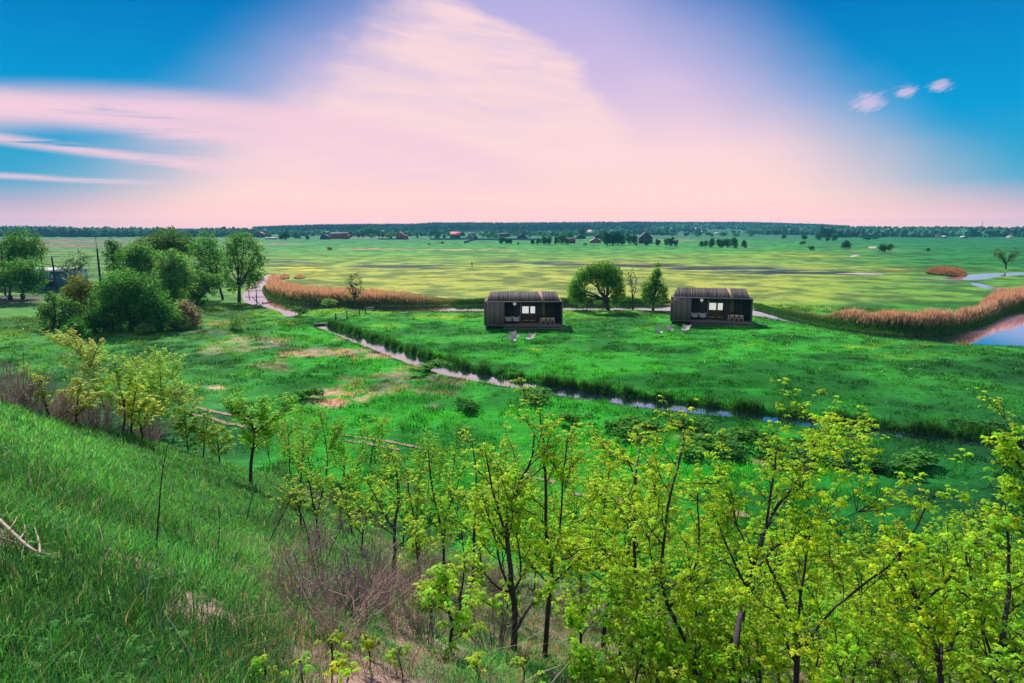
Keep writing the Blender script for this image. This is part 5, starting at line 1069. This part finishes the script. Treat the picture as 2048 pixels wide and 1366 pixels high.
# dry brown shrubs on the crest
DS = []
for v in range(6):
    A_ = Acc()
    for _ in range(30):
        a = RNG.uniform(0, 6.283); l = RNG.uniform(.3, 1.1); e = np.array([math.cos(a) * .9 * RNG.random(), math.sin(a) * .9 * RNG.random(), l]); p0 = np.array([e[0] * .3, e[1] * .3, -.05])
        Q = curve(p0, e, 4, .07); A_.tube(Q, np.linspace(.008, .003, 4), 3)
        for _ in range(4): A_.tube(curve(Q[RNG.integers(1, 4)], e + RNG.normal(0, .14, 3), 3, .1), [.005, .004, .003], 3)
    DS.append(A_)
DSM = [(mat('brown_stems', (.42, .27, .25), .9, var=.3)), mat('grey_stems', (.22, .17, .19), .9, var=.3)]
dsd = [a.build('stems', DSM[0], None) for a in DS]; dsme = [o.data for o in dsd]; dsme2 = []
for o in dsd:
    m2 = o.data.copy(); m2.materials[0] = DSM[1]; dsme2.append(m2); bpy.data.objects.remove(o)
pos = [(float(v), 0.) for v in np.concatenate([RNG.uniform(-20, 215, 40), RNG.uniform(215, 345, 10)])] + [(float(RNG.uniform(540, 1010)), float(RNG.uniform(960, 1310))) for _ in range(34)] + [
       (600, 1000), (640, 1020), (680, 1010), (630, 985), (560, 950), (690, 1080), (740, 1180), (770, 1240), (790, 1260), (880, 1100), (960, 1130), (720, 1050), (560, 1040), (1000, 1200), (1130, 1230), (620, 1120), (840, 1200), (700, 1230)]
for k, (px, py) in enumerate(sorted(pos)):
    if py == 0:
        az_ = math.atan((px - 1024) / (F * CT)); R_ = float(np.interp(az_, [-1.5, -.668, -.54, -.45, -.34], [17, 21, 25, 30, 38])) + RNG.uniform(-1.2, 3.4); B = np.array([R_ * math.sin(az_), R_ * math.cos(az_), 0.]); B[2] = zat(B)
    else: B = ground_hit(px, py)
    t = empty('dry_shrub', B, f'{ORD[k]} dry brown shrub of the slope, counted from the left edge', 'shrub', 'dry shrubs on the slope', RNG.uniform(0, 6)); s_ = RNG.uniform(.4, 1.25) if py == 0 else RNG.uniform(.4, .9); t.scale = (s_, s_, s_)
    o = bpy.data.objects.new('stems', (dsme if RNG.random() < .6 else dsme2)[k % 6]); C.objects.link(o); o.parent = t
# dry straw stalks between the trees
n = 26000; r = 4 + 26 * RNG.random(n); a = RNG.uniform(-.55, .6, n); x, y = r * np.sin(a), r * np.cos(a); u = x / y
k = (hill(x, y) > .2) & (fbm(x / 1.6 + 9, y / 1.6, 3) > .5) & (u + .1 - .02 * (r - 8) > -.4); x, y = x[k], y[k]; n = len(x)
g = np.array([.46, .30, .28])[None] * RNG.uniform(.3, 1.1, n)[:, None]
blades('dry_straw', x, y, RNG.uniform(.06, .3, n), .005 + np.hypot(x, y) * .0004, g, g, M_blade, 1.3)
# small broad-leaved weeds in the hillside grass
n = 5200; r = 2.5 + 22 * RNG.random(n) ** 1.2; a = RNG.uniform(-.8, .5, n); x, y = r * np.sin(a), r * np.cos(a); k = (hill(x, y) > .3) & (fbm(x / 1.2 + 60, y / 1.2, 3) > .46); x, y = x[k], y[k]; n = len(x)
V, Ft, Cq = cluster_mesh(np.column_stack([x, y, Z(x, y) + RNG.uniform(.03, .16, n)]), .045, np.array([.09, .30, .05]) * RNG.uniform(.5, 1.6, n)[:, None])
tag(mk('weeds', V, Ft, M_leaf, None, None, Cq), kind='stuff')
# marsh herbs: clumps on the rough ground this side of the ditch
hp = [(1080, 800), (1250, 862), (1280, 868), (1150, 850), (1400, 905), (1430, 895), (1460, 915), (1500, 880), (1540, 905), (1585, 930), (1640, 925), (1700, 915), (1750, 940), (1830, 940), (1610, 895), (1380, 860), (1950, 858), (940, 822), (860, 745), (605, 800)]
for k, (px, py) in enumerate(sorted(hp)):
    tree_at('bush', 'herb_clump', px, py, py - RNG.uniform(2, 4.5), f'{ORD[k]} green herb clump from the left on the rough marsh', 'herb clumps on the marsh', int((0, 2, 2)[RNG.integers(3)]), wide=RNG.uniform(1.5, 3.4), cat='plant')
# ------------------------------------------------------------------ haze
HZ = True
if HZ:
    h_ = Acc().box(-4600, 4600, -4600, 4600, -6, 75).build('haze', None); tag(h_, kind='stuff')
    m = bpy.data.materials.new('haze'); m.use_nodes = True; nt = m.node_tree; nt.nodes.remove(nt.nodes['Principled BSDF'])
    v = nt.nodes.new('ShaderNodeVolumePrincipled'); v.inputs['Color'].default_value = (.12, .55, .85, 1); v.inputs['Density'].default_value = HAZE
    nt.links.new(v.outputs[0], nt.nodes['Material Output'].inputs['Volume']); h_.data.materials.append(m)
